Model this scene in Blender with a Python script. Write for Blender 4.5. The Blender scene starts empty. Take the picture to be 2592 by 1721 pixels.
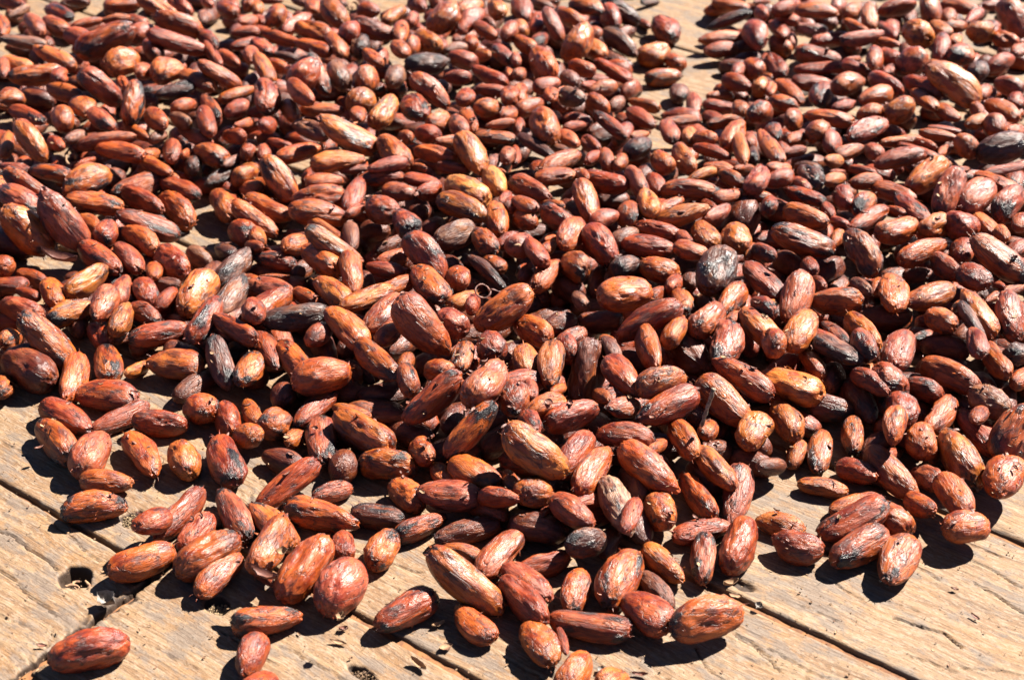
import bpy, math, random
import numpy as np
from mathutils import Matrix, Vector

# ------------------------------------------------------------------ camera, sky, sun, exposure
SC = bpy.context.scene
COL = SC.collection
PI = math.pi
W0, H0 = 2592.0, 1721.0
FPX = 3850.0
PITCH = math.atan(2572.0 / FPX)
DIST = 0.714
CAM = np.array([0.0, -DIST * math.cos(PITCH), DIST * math.sin(PITCH)])
FWD = np.array([0.0, math.cos(PITCH), -math.sin(PITCH)])
UPV = np.array([0.0, math.sin(PITCH), math.cos(PITCH)])
RGT = np.array([1.0, 0.0, 0.0])

cam_data = bpy.data.cameras.new("camera")
cam = bpy.data.objects.new("camera", cam_data)
COL.objects.link(cam)
cam.location = CAM
cam.rotation_euler = (PI / 2 - PITCH, 0, 0)
cam_data.sensor_width = 36.0
cam_data.lens = FPX / W0 * 36.0
cam_data.clip_start = 0.01
cam_data.clip_end = 500.0
cam_data.dof.use_dof = True
cam_data.dof.focus_distance = 0.63
cam_data.dof.aperture_fstop = 18.0
SC.camera = cam

SUN_V = np.array([0.72, 0.50, 1.0])            # towards the sun
SUN_V = SUN_V / np.linalg.norm(SUN_V)
SUN_EL = math.asin(SUN_V[2])
SUN_AZ = math.atan2(SUN_V[0], SUN_V[1])
world = bpy.data.worlds.new("World")
SC.world = world
world.use_nodes = True
wn = world.node_tree
wn.nodes.clear()
wo = wn.nodes.new("ShaderNodeOutputWorld")
wb = wn.nodes.new("ShaderNodeBackground")
ws = wn.nodes.new("ShaderNodeTexSky")
ws.sky_type = 'NISHITA'
ws.sun_disc = False
ws.sun_elevation = SUN_EL
ws.sun_rotation = SUN_AZ
ws.altitude = 2500.0
ws.air_density = 0.35
ws.dust_density = 0.1
wb.inputs['Strength'].default_value = 0.05
wn.links.new(ws.outputs[0], wb.inputs['Color'])
wn.links.new(wb.outputs[0], wo.inputs['Surface'])

sun_data = bpy.data.lights.new("sun", 'SUN')
sun_data.energy = 5.0
sun_data.angle = math.radians(0.5)
sun_data.color = (1.0, 0.94, 0.85)
sun = bpy.data.objects.new("sun", sun_data)
COL.objects.link(sun)
sun.rotation_euler = Vector(SUN_V).to_track_quat('Z', 'Y').to_euler()
sun.location = (0.6, 0.4, 0.8)

SC.view_settings.view_transform = 'Standard'
SC.view_settings.look = 'None'
SC.view_settings.gamma = 1.0
SC.view_settings.use_curve_mapping = False
SC.view_settings.exposure = 2.3
SC.cycles.max_bounces = 5
SC.cycles.diffuse_bounces = 2
SC.cycles.glossy_bounces = 2

rng = np.random.RandomState(7)
random.seed(7)

# ------------------------------------------------------------------ helpers
def unproject(x, y, z=0.0):
    d = FWD * FPX + RGT * (x - W0 / 2) + UPV * (H0 / 2 - y)
    return CAM + d * ((z - CAM[2]) / d[2])

def ray(x, y):
    d = FWD * FPX + RGT * (x - W0 / 2) + UPV * (H0 / 2 - y)
    return d / np.linalg.norm(d)

def project(P):
    q = np.asarray(P) - CAM
    dep = q @ FWD
    return W0 / 2 + FPX * (q @ RGT) / dep, H0 / 2 - FPX * (q @ UPV) / dep, dep

def hash3(i, j, k, s):
    h = (i * 374761393 + j * 668265263 + k * 2147483647 + s * 974634777) & 0xFFFFFFFF
    h = ((h ^ (h >> 13)) * 1274126177) & 0xFFFFFFFF
    h = (h ^ (h >> 16)) & 0xFFFFFFFF
    return h / 4294967295.0 * 2.0 - 1.0

def vnoise(x, y, z, s=0):
    xi = np.floor(x).astype(np.int64); yi = np.floor(y).astype(np.int64); zi = np.floor(z).astype(np.int64)
    fx = x - xi; fy = y - yi; fz = z - zi
    fx = fx * fx * (3 - 2 * fx); fy = fy * fy * (3 - 2 * fy); fz = fz * fz * (3 - 2 * fz)
    r = 0
    for a in (0, 1):
        for b in (0, 1):
            for c in (0, 1):
                w = (fx if a else 1 - fx) * (fy if b else 1 - fy) * (fz if c else 1 - fz)
                r = r + w * hash3(xi + a, yi + b, zi + c, s)
    return r

def fbm(x, y, z, s=0, o=3):
    r = 0; a = 1.0
    for k in range(o):
        r = r + a * vnoise(x * 2 ** k, y * 2 ** k, z * 2 ** k, s + 31 * k)
        a *= 0.5
    return r

def make_mesh(name, verts, faces, mat=None, smooth=True, attrs=None):
    me = bpy.data.meshes.new(name)
    faces = np.asarray(faces, dtype=np.int32)
    verts = np.asarray(verts, dtype=np.float32)
    nf, k = faces.shape
    me.vertices.add(len(verts)); me.vertices.foreach_set("co", verts.ravel())
    me.loops.add(nf * k); me.loops.foreach_set("vertex_index", faces.ravel())
    me.polygons.add(nf)
    me.polygons.foreach_set("loop_start", np.arange(0, nf * k, k, dtype=np.int32))
    me.polygons.foreach_set("loop_total", np.full(nf, k, dtype=np.int32))
    me.polygons.foreach_set("use_smooth", np.full(nf, bool(smooth)))
    for an, (ty, val) in (attrs or {}).items():
        at = me.attributes.new(an, ty, 'POINT')
        at.data.foreach_set("vector" if ty == 'FLOAT_VECTOR' else "value", np.asarray(val, dtype=np.float32).ravel())
    me.update(calc_edges=True)
    if mat: me.materials.append(mat)
    return me

def add_obj(name, me, parent=None, **props):
    o = bpy.data.objects.new(name, me)
    COL.objects.link(o)
    if parent: o.parent = parent
    for k, v in props.items(): o[k] = v
    return o

# ------------------------------------------------------------------ materials
class NT:
    def __init__(self, name):
        self.m = bpy.data.materials.new(name); self.m.use_nodes = True
        self.t = self.m.node_tree; self.t.nodes.clear()
        self.out = self.n("ShaderNodeOutputMaterial"); self.bsdf = self.n("ShaderNodeBsdfPrincipled")
        self.l(self.bsdf.outputs[0], self.out.inputs['Surface'])
    def n(self, t, **kw):
        x = self.t.nodes.new(t)
        for k, v in kw.items(): setattr(x, k, v)
        return x
    def l(self, a, b): self.t.links.new(a, b)
    def put(self, sock, v):
        if hasattr(v, 'is_output'): self.l(v, sock)
        else: sock.default_value = v
    def attr(self, name, typ='GEOMETRY'):
        a = self.n("ShaderNodeAttribute"); a.attribute_name = name; a.attribute_type = typ
        return a
    def math(self, op, a, b=None, c=None, clamp=False):
        x = self.n("ShaderNodeMath", operation=op); x.use_clamp = clamp
        self.put(x.inputs[0], a)
        if b is not None: self.put(x.inputs[1], b)
        if c is not None: self.put(x.inputs[2], c)
        return x.outputs[0]
    def vmul(self, v, s):
        x = self.n("ShaderNodeVectorMath", operation='MULTIPLY'); self.l(v, x.inputs[0]); x.inputs[1].default_value = s
        return x.outputs[0]
    def vadd(self, v, w):
        x = self.n("ShaderNodeVectorMath", operation='ADD'); self.put(x.inputs[0], v); self.put(x.inputs[1], w)
        return x.outputs[0]
    def noise(self, v, scale, detail=3, rough=0.55, dist=0.0):
        x = self.n("ShaderNodeTexNoise"); self.l(v, x.inputs['Vector'])
        x.inputs['Scale'].default_value = scale; x.inputs['Detail'].default_value = detail
        x.inputs['Roughness'].default_value = rough; x.inputs['Distortion'].default_value = dist
        return x.outputs['Fac']
    def step(self, v, lo, hi, a=0.0, b=1.0):
        x = self.n("ShaderNodeMapRange"); x.interpolation_type = 'SMOOTHSTEP'
        self.put(x.inputs['Value'], v)
        self.put(x.inputs['From Min'], lo); self.put(x.inputs['From Max'], hi)
        x.inputs['To Min'].default_value = a; x.inputs['To Max'].default_value = b
        return x.outputs[0]
    def mix(self, f, a, b, mode='MIX'):
        x = self.n("ShaderNodeMix", data_type='RGBA', blend_type=mode)
        self.put(x.inputs[0], f)
        for s, v in ((x.inputs[6], a), (x.inputs[7], b)):
            if hasattr(v, 'is_output'): self.l(v, s)
            else: s.default_value = (*v, 1.0) if len(v) == 3 else v
        return x.outputs[2]
    def bump(self, h, strength, dist, normal=None):
        x = self.n("ShaderNodeBump"); self.l(h, x.inputs['Height'])
        x.inputs['Strength'].default_value = strength; x.inputs['Distance'].default_value = dist
        if normal is not None: self.l(normal, x.inputs['Normal'])
        return x.outputs[0]

def bean_material(name, typ):
    N = NT(name)
    lc = N.attr("lc").outputs['Vector']
    seed = N.attr("seed", typ).outputs['Fac']
    base = N.attr("tint", typ).outputs['Vector']
    char = N.attr("char", typ).outputs['Fac']
    cx = N.n("ShaderNodeCombineXYZ")
    N.l(N.math('MULTIPLY', seed, 37.0), cx.inputs[0]); N.l(N.math('MULTIPLY', seed, 91.0), cx.inputs[1]); N.l(N.math('MULTIPLY', seed, 17.0), cx.inputs[2])
    p = N.vadd(lc, cx.outputs[0])
    warp = N.n("ShaderNodeTexNoise"); N.l(p, warp.inputs['Vector']); warp.inputs['Scale'].default_value = 1.6; warp.inputs['Detail'].default_value = 2
    pw = N.vadd(p, N.vmul(warp.outputs['Color'], (0.5, 0.35, 0.35)))
    stretched = N.vmul(pw, (0.55, 3.2, 3.2))
    # colours of the shell
    mid = N.noise(pw, 1.5, 3, 0.6)
    streak = N.noise(stretched, 1.6, 3, 0.6)
    fine = N.noise(N.vmul(pw, (2.0, 7.5, 7.5)), 1.6, 3, 0.65)
    red = N.mix(1.0, base, (0.48, 0.26, 0.22), 'MULTIPLY')
    tan = N.mix(0.40, N.mix(1.0, base, (1.35, 1.5, 1.3), 'MULTIPLY'), (0.32, 0.088, 0.018))
    c = N.mix(N.step(mid, 0.34, 0.54), red, base)
    c = N.mix(N.math('MULTIPLY', N.step(mid, 0.52, 0.66), 0.60), c, tan)
    c = N.mix(N.math('MULTIPLY', N.step(streak, 0.52, 0.70), 0.18), c, tan)
    # dried pulp: pale rosy film
    film = N.noise(N.vadd(pw, (4.4, 2.2, 6.1)), 1.2, 4, 0.66)
    c = N.mix(N.math('MULTIPLY', N.step(film, 0.53, 0.68), 0.20), c, (0.26, 0.080, 0.045))
    # dark smears, veins and flecks
    smear = N.noise(N.vadd(pw, (7.1, 3.3, 1.7)), 1.5, 4, 0.68)
    c = N.mix(N.math('MULTIPLY', N.step(smear, 0.52, 0.64), 0.80), c, (0.036, 0.010, 0.008))
    ve = N.n("ShaderNodeTexVoronoi", feature='DISTANCE_TO_EDGE'); N.l(N.vmul(pw, (0.62, 2.3, 2.3)), ve.inputs['Vector']); ve.inputs['Scale'].default_value = 1.15
    vmask = N.step(film, 0.40, 0.52)
    veins = N.math('MULTIPLY', N.step(ve.outputs['Distance'], 0.0, 0.035, 1.0, 0.0), vmask)
    c = N.mix(N.math('MULTIPLY', veins, 0.75), c, (0.024, 0.008, 0.007))
    c = N.mix(N.math('MULTIPLY', N.step(fine, 0.60, 0.70), 0.40), c, (0.034, 0.012, 0.009))
    # charred patches, soft edged
    pn = N.noise(N.vadd(pw, (1.3, 9.2, 4.4)), 1.0, 5, 0.62)
    sx = N.n('ShaderNodeSeparateXYZ'); N.l(lc, sx.inputs[0])
    pn = N.math('ADD', pn, N.math('MULTIPLY', N.math('ABSOLUTE', sx.outputs[0]), 0.10))
    thr = N.math('SUBTRACT', 0.84, N.math('MULTIPLY', char, 0.34))
    cm = N.step(pn, thr, N.math('ADD', thr, 0.13))
    c = N.mix(cm, c, N.mix(N.step(fine, 0.46, 0.62), (0.007, 0.005, 0.006), (0.026, 0.020, 0.021)))
    sp = N.n("ShaderNodeTexVoronoi"); N.l(p, sp.inputs['Vector']); sp.inputs['Scale'].default_value = 8.0
    spot = N.math('MULTIPLY', N.step(sp.outputs['Distance'], 0.08, 0.17, 1.0, 0.0), N.step(mid, 0.48, 0.56))
    c = N.mix(N.math('MULTIPLY', spot, 0.85), c, (0.018, 0.007, 0.006))
    c = N.mix(N.math('MULTIPLY', N.math('MULTIPLY', N.step(sp.outputs['Distance'], 0.07, 0.12, 1.0, 0.0), N.step(smear, 0.52, 0.60)), 0.8), c, (0.36, 0.21, 0.11))
    N.l(c, N.bsdf.inputs['Base Color'])
    r = N.step(film, 0.3, 0.7, 0.32, 0.54)
    r = N.math('SUBTRACT', r, N.math('MULTIPLY', cm, 0.10))
    N.l(r, N.bsdf.inputs['Roughness'])
    N.bsdf.inputs['Specular IOR Level'].default_value = 0.42
    wr = N.noise(N.vmul(pw, (1.5, 3.6, 3.6)), 2.0, 4, 0.66, 0.6)
    hh = N.math('MULTIPLY', wr, 0.9)
    hh = N.math('ADD', hh, N.math('MULTIPLY', streak, 0.5))
    hh = N.math('ADD', hh, N.math('MULTIPLY', fine, N.math('ADD', 0.22, N.math('MULTIPLY', cm, 1.1))))
    hh = N.math('SUBTRACT', hh, N.math('MULTIPLY', veins, 0.35))
    hh = N.math('SUBTRACT', hh, N.math('MULTIPLY', spot, 0.35))
    N.l(N.bump(hh, 0.8, 0.0006), N.bsdf.inputs['Normal'])
    return N.m

M_BEAN = bean_material("cocoa_shell", 'OBJECT')
M_BEAN_MASS = bean_material("cocoa_shell_mass", 'GEOMETRY')

def wood_material():
    N = NT("weathered_wood")
    tc = N.n("ShaderNodeTexCoord").outputs['Object']
    dep = N.attr("dep").outputs['Fac']
    sd = N.attr("plank_seed", 'OBJECT').outputs['Fac']
    cx = N.n("ShaderNodeCombineXYZ"); N.l(N.math('MULTIPLY', sd, 3.1), cx.inputs[0]); N.l(sd, cx.inputs[2])
    p = N.vadd(tc, cx.outputs[0])
    wv = N.n("ShaderNodeTexNoise"); N.l(p, wv.inputs['Vector']); wv.inputs['Scale'].default_value = 14.0; wv.inputs['Detail'].default_value = 2
    pw = N.vadd(p, N.vmul(wv.outputs['Color'], (0.0, 0.012, 0.0)))
    g1 = N.noise(N.vmul(pw, (11.0, 420.0, 60.0)), 1.0, 4, 0.62)
    g2 = N.noise(N.vmul(pw, (42.0, 1300.0, 300.0)), 1.0, 3, 0.6)
    g3 = N.noise(N.vmul(pw, (230.0, 850.0, 300.0)), 1.0, 4, 0.72)
    blot = N.noise(N.vmul(p, (55.0, 120.0, 60.0)), 1.0, 5, 0.66)
    blot2 = N.noise(N.vmul(N.vadd(p, (0.31, 0.17, 0.0)), (34.0, 70.0, 60.0)), 1.0, 5, 0.7)
    spk = N.noise(N.vmul(p, (600.0, 1300.0, 1000.0)), 1.0, 3, 0.7)
    c = N.mix(N.step(g1, 0.40, 0.60), (0.129, 0.072, 0.036), (0.176, 0.110, 0.060))
    c = N.mix(N.math('MULTIPLY', N.step(blot2, 0.50, 0.63), 0.42), c, (0.185, 0.093, 0.033))
    c = N.mix(N.math('MULTIPLY', N.step(g3, 0.50, 0.60), 0.55), c, (0.230, 0.172, 0.122))
    c = N.mix(N.math('MULTIPLY', N.step(blot, 0.48, 0.60), 0.66), c, (0.093, 0.076, 0.065))
    c = N.mix(N.math('MULTIPLY', N.step(g2, 0.56, 0.64), 0.45), c, (0.053, 0.029, 0.015))
    c = N.mix(N.math('MULTIPLY', N.step(spk, 0.56, 0.65), 0.62), c, (0.047, 0.030, 0.021))
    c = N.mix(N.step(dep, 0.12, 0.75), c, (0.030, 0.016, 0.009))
    N.l(c, N.bsdf.inputs['Base Color'])
    N.bsdf.inputs['Roughness'].default_value = 0.72
    N.bsdf.inputs['Specular IOR Level'].default_value = 0.3
    hh = N.math('ADD', N.math('MULTIPLY', g1, 0.5), N.math('MULTIPLY', g2, -0.35))
    hh = N.math('ADD', hh, N.math('MULTIPLY', g3, 0.45))
    hh = N.math('ADD', hh, N.math('MULTIPLY', spk, 0.25))
    N.l(N.bump(hh, 0.75, 0.0009), N.bsdf.inputs['Normal'])
    return N.m
M_WOOD = wood_material()

def plain_material(name, a, b, scale, rough=0.8, bump=0.4, bd=0.0005):
    N = NT(name)
    tc = N.n("ShaderNodeTexCoord").outputs['Object']
    f = N.noise(tc, scale, 5, 0.65)
    N.l(N.mix(N.step(f, 0.35, 0.65), a, b), N.bsdf.inputs['Base Color'])
    N.bsdf.inputs['Roughness'].default_value = rough
    N.l(N.bump(N.noise(tc, scale * 3, 4, 0.7), bump, bd), N.bsdf.inputs['Normal'])
    return N.m
M_HUSK = plain_material("dry_husk", (0.253, 0.152, 0.078), (0.115, 0.050, 0.027), 260.0)
M_HUSK_RED = plain_material("red_husk", (0.152, 0.055, 0.032), (0.073, 0.021, 0.014), 260.0, 0.6)
M_GREY_HUSK = plain_material("grey_husk", (0.194, 0.166, 0.143), (0.055, 0.046, 0.042), 300.0)
M_TWIG = plain_material("twig_bark", (0.230, 0.184, 0.129), (0.046, 0.032, 0.021), 700.0, 0.85, 0.7)
M_CRUMB = plain_material("crumb", (0.184, 0.111, 0.055), (0.060, 0.027, 0.014), 900.0)
M_SAWDUST = plain_material("rotten_wood_crumbs", (0.253, 0.175, 0.092), (0.092, 0.055, 0.027), 900.0)
M_GAP = plain_material("gap_lit_wood", (0.187, 0.076, 0.022), (0.094, 0.036, 0.013), 220.0, 0.9)  # orange of lit wood inside the gaps, put into the colour
M_EARTH = plain_material("earth", (0.055, 0.039, 0.025), (0.032, 0.023, 0.016), 6.0, 0.95, 0.5, 0.01)

# ------------------------------------------------------------------ ground and the plank table
gs = 60.0
earth = add_obj("ground", make_mesh("ground", [(-gs, -gs, -0.8), (gs, -gs, -0.8), (gs, gs, -0.8), (-gs, gs, -0.8)], [(0, 1, 2, 3)], M_EARTH), kind='structure')

TH = math.radians(-36.1)
CT, ST = math.cos(TH), math.sin(TH)
def to_uv(P):
    return P[0] * CT + P[1] * ST, -P[0] * ST + P[1] * CT
def img_uv(x, y):
    return to_uv(unproject(x, y))
vA = (img_uv(104, 1281)[1] + img_uv(311, 1396)[1]) / 2
vB = (img_uv(678, 1434)[1] + img_uv(1200, 1721)[1]) / 2
vC = (img_uv(1788, 1477.5)[1] + img_uv(2309.7, 1721)[1]) / 2
uD = (img_uv(351, 1489)[0] + img_uv(93, 1671)[0]) / 2

table = bpy.data.objects.new("drying_table", None)
COL.objects.link(table)
table['label'] = "weathered tan wooden plank table under the drying beans, split and worn with knot holes"
table['category'] = "table"

CRACKS = [  # photograph points along the larger splits, half width in mm, depth in mm
    ([(0, 1338), (70, 1385), (150, 1437)], .35, 1.6), ([(0, 1440), (60, 1487), (140, 1560)], .30, 1.3),
    ([(104, 1300), (190, 1368), (280, 1440)], .28, 1.2), ([(0, 1548), (80, 1600)], .25, 1.0),
    ([(703, 1635), (800, 1681), (874, 1721)], .30, 1.2), ([(891, 1393), (980, 1423), (1068, 1449)], .35, 1.4),
    ([(950, 1463), (1010, 1490), (1071, 1514)], .2, .8),
    ([(2447, 1413), (2520, 1448), (2592, 1489)], .35, 1.5), ([(2259, 1562), (2330, 1585), (2391, 1604), (2433, 1637)], .45, 1.8),
    ([(2433, 1688), (2510, 1697), (2592, 1708)], .30, 1.2), ([(1942, 1635), (2020, 1680), (2091, 1721)], .30, 1.3),
    ([(1856, 1590), (1900, 1622), (1950, 1662)], .28, 1.2), ([(1760, 1640), (1790, 1685), (1830, 1721)], .3, 1.2),
    ([(1610, 1660), (1660, 1700), (1690, 1721)], .25, 1.0), ([(2320, 1430), (2376, 1466)], .3, 1.2),
    ([(2490, 1320), (2592, 1366)], .3, 1.2), ([(2180, 1500), (2280, 1530), (2330, 1548)], .2, .8),
    ([(1100, 1600), (1170, 1640)], .2, .8), ([(330, 1620), (420, 1655), (500, 1700)], .22, .9),
    ([(1650, 180), (1740, 196)], .4, 1.0),
    ([(2465, 1475), (2530, 1508), (2591, 1552)], .4, 1.6), ([(1861, 1601), (1915, 1640), (1982, 1700)], .35, 1.4), ([(2339, 1327), (2440, 1370), (2531, 1409)], .3, 1.2),
    ([(2504, 1354), (2591, 1387)], .4, 1.4), ([(2050, 1440), (2130, 1490), (2180, 1520)], .3, 1.2), ([(2020, 1530), (2120, 1575)], .25, 1.0),
    ([(2300, 1660), (2420, 1700)], .3, 1.2), ([(0, 1240), (60, 1262), (110, 1290)], .3, 1.1), ([(0, 1120), (90, 1160)], .25, 1.0), ([(30, 1000), (110, 1045)], .25, 1.0),
    ([(560, 1600), (640, 1650), (700, 1690)], .3, 1.2), ([(1280, 1660), (1380, 1721)], .3, 1.2),
]
HOLES = [  # photograph centre, radius u, radius v (mm), depth (mm)
    (189, 1460, 6.6, 5.8, 7.0), (548, 1528, 6.0, 4.5, 2.6), (340, 1312, 5.5, 5.0, 2.2), (915, 1702, 7.0, 2.6, 2.4),
    (2120, 1405, 6.0, 2.5, 0.9), (1880, 1480, 5.0, 2.5, 1.2),
]
CR = [([tuple(1000 * q for q in img_uv(*pt)) for pt in pts], w, d) for pts, w, d in CRACKS]
HO = [(*[1000 * q for q in img_uv(x, y)], ru, rv, d) for x, y, ru, rv, d in HOLES]

def seg_dist(px, py, a, b):
    ax, ay = a; bx, by = b
    t = np.clip(((px - ax) * (bx - ax) + (py - ay) * (by - ay)) / ((bx - ax) ** 2 + (by - ay) ** 2 + 1e-9), 0, 1)
    return np.hypot(px - ax - t * (bx - ax), py - ay - t * (by - ay)), t

def wood_height(U, V, u0, u1, v0, v1, seed, rough_end):
    """height in mm at table coordinates in mm"""
    z = 0 * U
    Z0 = 0 * U + seed * 3.7
    wob = fbm(U / 45, V / 30, Z0, 5, 2) * 2.5
    z += 0.10 * fbm(U / 16, (V + wob) / 1.6, Z0, 1, 3)
    z += 0.26 * fbm(U / 60, V / 22, Z0, 2, 2)
    # fine natural splits along the grain
    for (su, sv, th, am, s) in ((38, 5.2, 0.020, 0.55, 11), (22, 2.7, 0.016, 0.30, 12)):
        n = vnoise(U / su, (V + wob * 1.4) / sv, Z0, s)
        m = np.clip((vnoise(U / 30, V / 18, Z0, s + 5) - 0.05) * 3, 0, 1)
        z -= am * np.clip(1 - np.abs(n) / th / 1.6, 0, 1) * m
    z -= 0.5 * np.clip(fbm(U / 2.2, V / 1.1, Z0, 21, 2) - 0.85, 0, 1)
    for pts, w, d in CR:
        for a, b in zip(pts[:-1], pts[1:]):
            if a[0] < u0 - 60 or a[0] > u1 + 60: continue
            dd, t = seg_dist(U, V + 0.9 * fbm(U / 7, 0 * U, Z0, 33, 2), a, b)
            z -= d * np.clip(1.5 - dd / (0.85 * w), 0, 1)
    for hu, hv, ru, rv, d in HO:
        a = np.arctan2((V - hv), (U - hu))
        rr = np.hypot((U - hu) / ru, (V - hv) / rv) * (1 + 0.22 * vnoise(np.cos(a) * 2.2, np.sin(a) * 2.2, Z0, 44))
        near = rr < 2.5
        floor = -d * (1 + 0.25 * fbm(U / 1.5, V / 1.5, Z0, 45, 2))
        k = np.clip((1.06 - rr) / 0.36, 0, 1)
        z = np.where(near, z * (1 - k) + floor * k - 0.5 * np.clip(1.6 - rr, 0, 1), z)
    # edges worn round
    ev = np.minimum(V - v0, v1 - V); eu = np.minimum(U - u0, u1 - U)
    z -= 0.9 * np.clip(1 - ev / 1.6, 0, 1) ** 2
    if rough_end:
        c = np.clip(1 - eu / 9.0, 0, 1)
        z -= c * (0.3 + 1.3 * np.clip(fbm(U / 2.6, V / 2.6, Z0, 51, 3) + 0.25, 0, 2)) + 1.5 * np.clip(1 - eu / 1.2, 0, 1)
    return z

def graded(a, b, fa, fb, fine, coarse):
    out = [a]; x = a
    while x < b - 1e-6:
        x += fine if fa - coarse <= x <= fb else coarse
        out.append(min(x, b))
    if out[-1] - out[-2] < fine * 0.3: out.pop(-2)
    return np.array(out)

TABLE_U = (-620.0, 760.0)
def plank(u0, u1, v0, v1, idx, fine_u, fine, rough_end=False):
    us = graded(u0, u1, fine_u[0], fine_u[1], fine, 6.0)
    vs = graded(v0, v1, v0, v1, fine * 0.85, 6.0)
    U, V = np.meshgrid(us, vs, indexing='ij')
    Z = wood_height(U, V, u0, u1, v0, v1, idx, rough_end)
    if rough_end:
        for end, sg in ((u0, 1), (u1, -1)):
            k = np.clip(1 - np.abs(U - end) / 6.0, 0, 1)
            U = U + sg * k * (0.7 + 0.9 * fbm(V / 4.0, 0 * V, 0 * V + idx, 61, 3))
    V = V + np.where(V > (v0 + v1) / 2, -1, 1) * np.clip(1 - np.minimum(V - v0, v1 - V) / 1.2, 0, 1) * (0.25 + 0.25 * fbm(U / 6, 0 * U, 0 * U + idx, 66, 2))
    nu, nv = U.shape
    top = np.stack([U, V, Z], -1).reshape(-1, 3)
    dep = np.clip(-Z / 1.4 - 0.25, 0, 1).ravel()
    ii = np.arange(nu * nv).reshape(nu, nv)
    F = np.stack([ii[:-1, :-1], ii[1:, :-1], ii[1:, 1:], ii[:-1, 1:]], -1).reshape(-1, 4)
    ring = np.concatenate([ii[:, 0], ii[-1, 1:], ii[-2::-1, -1], ii[0, -2:0:-1]])
    base = len(top)
    low = top[ring].copy(); low[:, 2] = -24.0
    n = len(ring)
    k = np.arange(n)
    F2 = np.stack([ring[k], base + k, base + (k + 1) % n, ring[(k + 1) % n]], -1)
    verts = np.concatenate([top, low]) / 1000.0
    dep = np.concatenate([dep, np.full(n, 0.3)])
    # colour darkens with depth below the top face, in knot holes and splits
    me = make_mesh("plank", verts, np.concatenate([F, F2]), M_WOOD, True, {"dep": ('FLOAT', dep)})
    o = add_obj("plank", me, table)
    o.rotation_euler = (0, 0, TH)
    o['plank_seed'] = float(idx) * 0.731
    return o

vAm, vBm, vCm, uDm = vA * 1000, vB * 1000, vC * 1000, uD * 1000
PW = vCm - vBm
lowB = vBm - PW
SEAMS_R = [vBm - 2 * PW, lowB, vBm, vCm, vCm + PW * 1.02, vCm + PW * 2.03, vCm + PW * 3.0, vCm + PW * 4.05, vCm + PW * 5.0, vCm + PW * 6.0, vCm + PW * 7.02, vCm + PW * 8.0]
SEAMS_L = [vAm - 1.9 * PW, vAm - PW * 0.98, vAm, vAm + PW * 1.04, vAm + PW * 2.0, vAm + PW * 3.05, vAm + PW * 4.0, vAm + PW * 5.0, vAm + PW * 6.1, vAm + PW * 7.1, vAm + PW * 8.0]
idx = 1
for a, b in zip(SEAMS_R[:-1], SEAMS_R[1:]):
    near = a < vCm + PW * 0.5
    plank(uDm + 0.3, TABLE_U[1], a + 1.3, b - 1.3, idx, (uDm, 330) if near else (9e3, 9e3), 0.75 if near else 2.4, True); idx += 1
for a, b in zip(SEAMS_L[:-1], SEAMS_L[1:]):
    near = a < vAm + PW * 0.3
    plank(TABLE_U[0], uDm - 0.3, a + 0.8, b - 0.8, idx, (-190, uDm) if near else (9e3, 9e3), 0.75 if near else 2.4, True); idx += 1

def box(x0, x1, y0, y1, z0, z1):
    v = [(x, y, z) for z in (z0, z1) for y in (y0, y1) for x in (x0, x1)]
    return v, [(0, 2, 3, 1), (4, 5, 7, 6), (0, 1, 5, 4), (2, 6, 7, 3), (0, 4, 6, 2), (1, 3, 7, 5)]

# added strips in the joints, tinted orange like sunlit wood, just below the top
dv, df = [], []
def lit_strip(u0, u1, v0, v1, z, horizontal=True, seed=0):
    n = max(2, int(max(u1 - u0, v1 - v0) / 1.5))
    b = len(dv)
    for i in range(n + 1):
        t = i / n
        h = z + 0.3 * float(fbm(np.array([t * n / 3.0]), np.array([seed * 1.0]), np.array([0.0]), 71, 2)[0])
        if horizontal:
            u = u0 + (u1 - u0) * t
            dv.append((u, v0, h)); dv.append((u, v1, h))
        else:
            v = v0 + (v1 - v0) * t
            dv.append((u0, v, h)); dv.append((u1, v, h))
        if i: df.append((b + 2 * i - 2, b + 2 * i - 1, b + 2 * i + 1, b + 2 * i))
for k, s in enumerate(SEAMS_R[1:-1]): lit_strip(uDm, TABLE_U[1], s - 3, s + 3, -1.9, True, k)
for k, s in enumerate(SEAMS_L[1:-1]): lit_strip(TABLE_U[0], uDm, s - 3, s + 3, -2.4, True, k + 20)
lit_strip(uDm - 4, uDm + 4, min(SEAMS_L[0], SEAMS_R[0]), max(SEAMS_L[-1], SEAMS_R[-1]), -3.8, False, 50)
o = add_obj("joint_lit_strip", make_mesh("joint_lit_strip", np.array(dv) / 1000.0, df, M_GAP), table, kind='stuff')
o.rotation_euler = (0, 0, TH)
for bu in (-430, 60, 560):
    v, f = box((bu - 45) / 1000, (bu + 45) / 1000, SEAMS_R[0] / 1000, SEAMS_R[-1] / 1000, -0.085, -0.026)
    o = add_obj("beam", make_mesh("beam", v, f, M_WOOD, False, {"dep": ('FLOAT', [0.2] * 8)}), table)
    o.rotation_euler = (0, 0, TH)
for bu in (-400, 530):
    for bv in (SEAMS_R[0] + 60, SEAMS_R[-1] - 60):
        v, f = box((bu - 35) / 1000, (bu + 35) / 1000, (bv - 35) / 1000, (bv + 35) / 1000, -0.8, -0.087)
        o = add_obj("leg", make_mesh("leg", v, f, M_WOOD, False, {"dep": ('FLOAT', [0.2] * 8)}), table)
        o.rotation_euler = (0, 0, TH)

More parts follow.
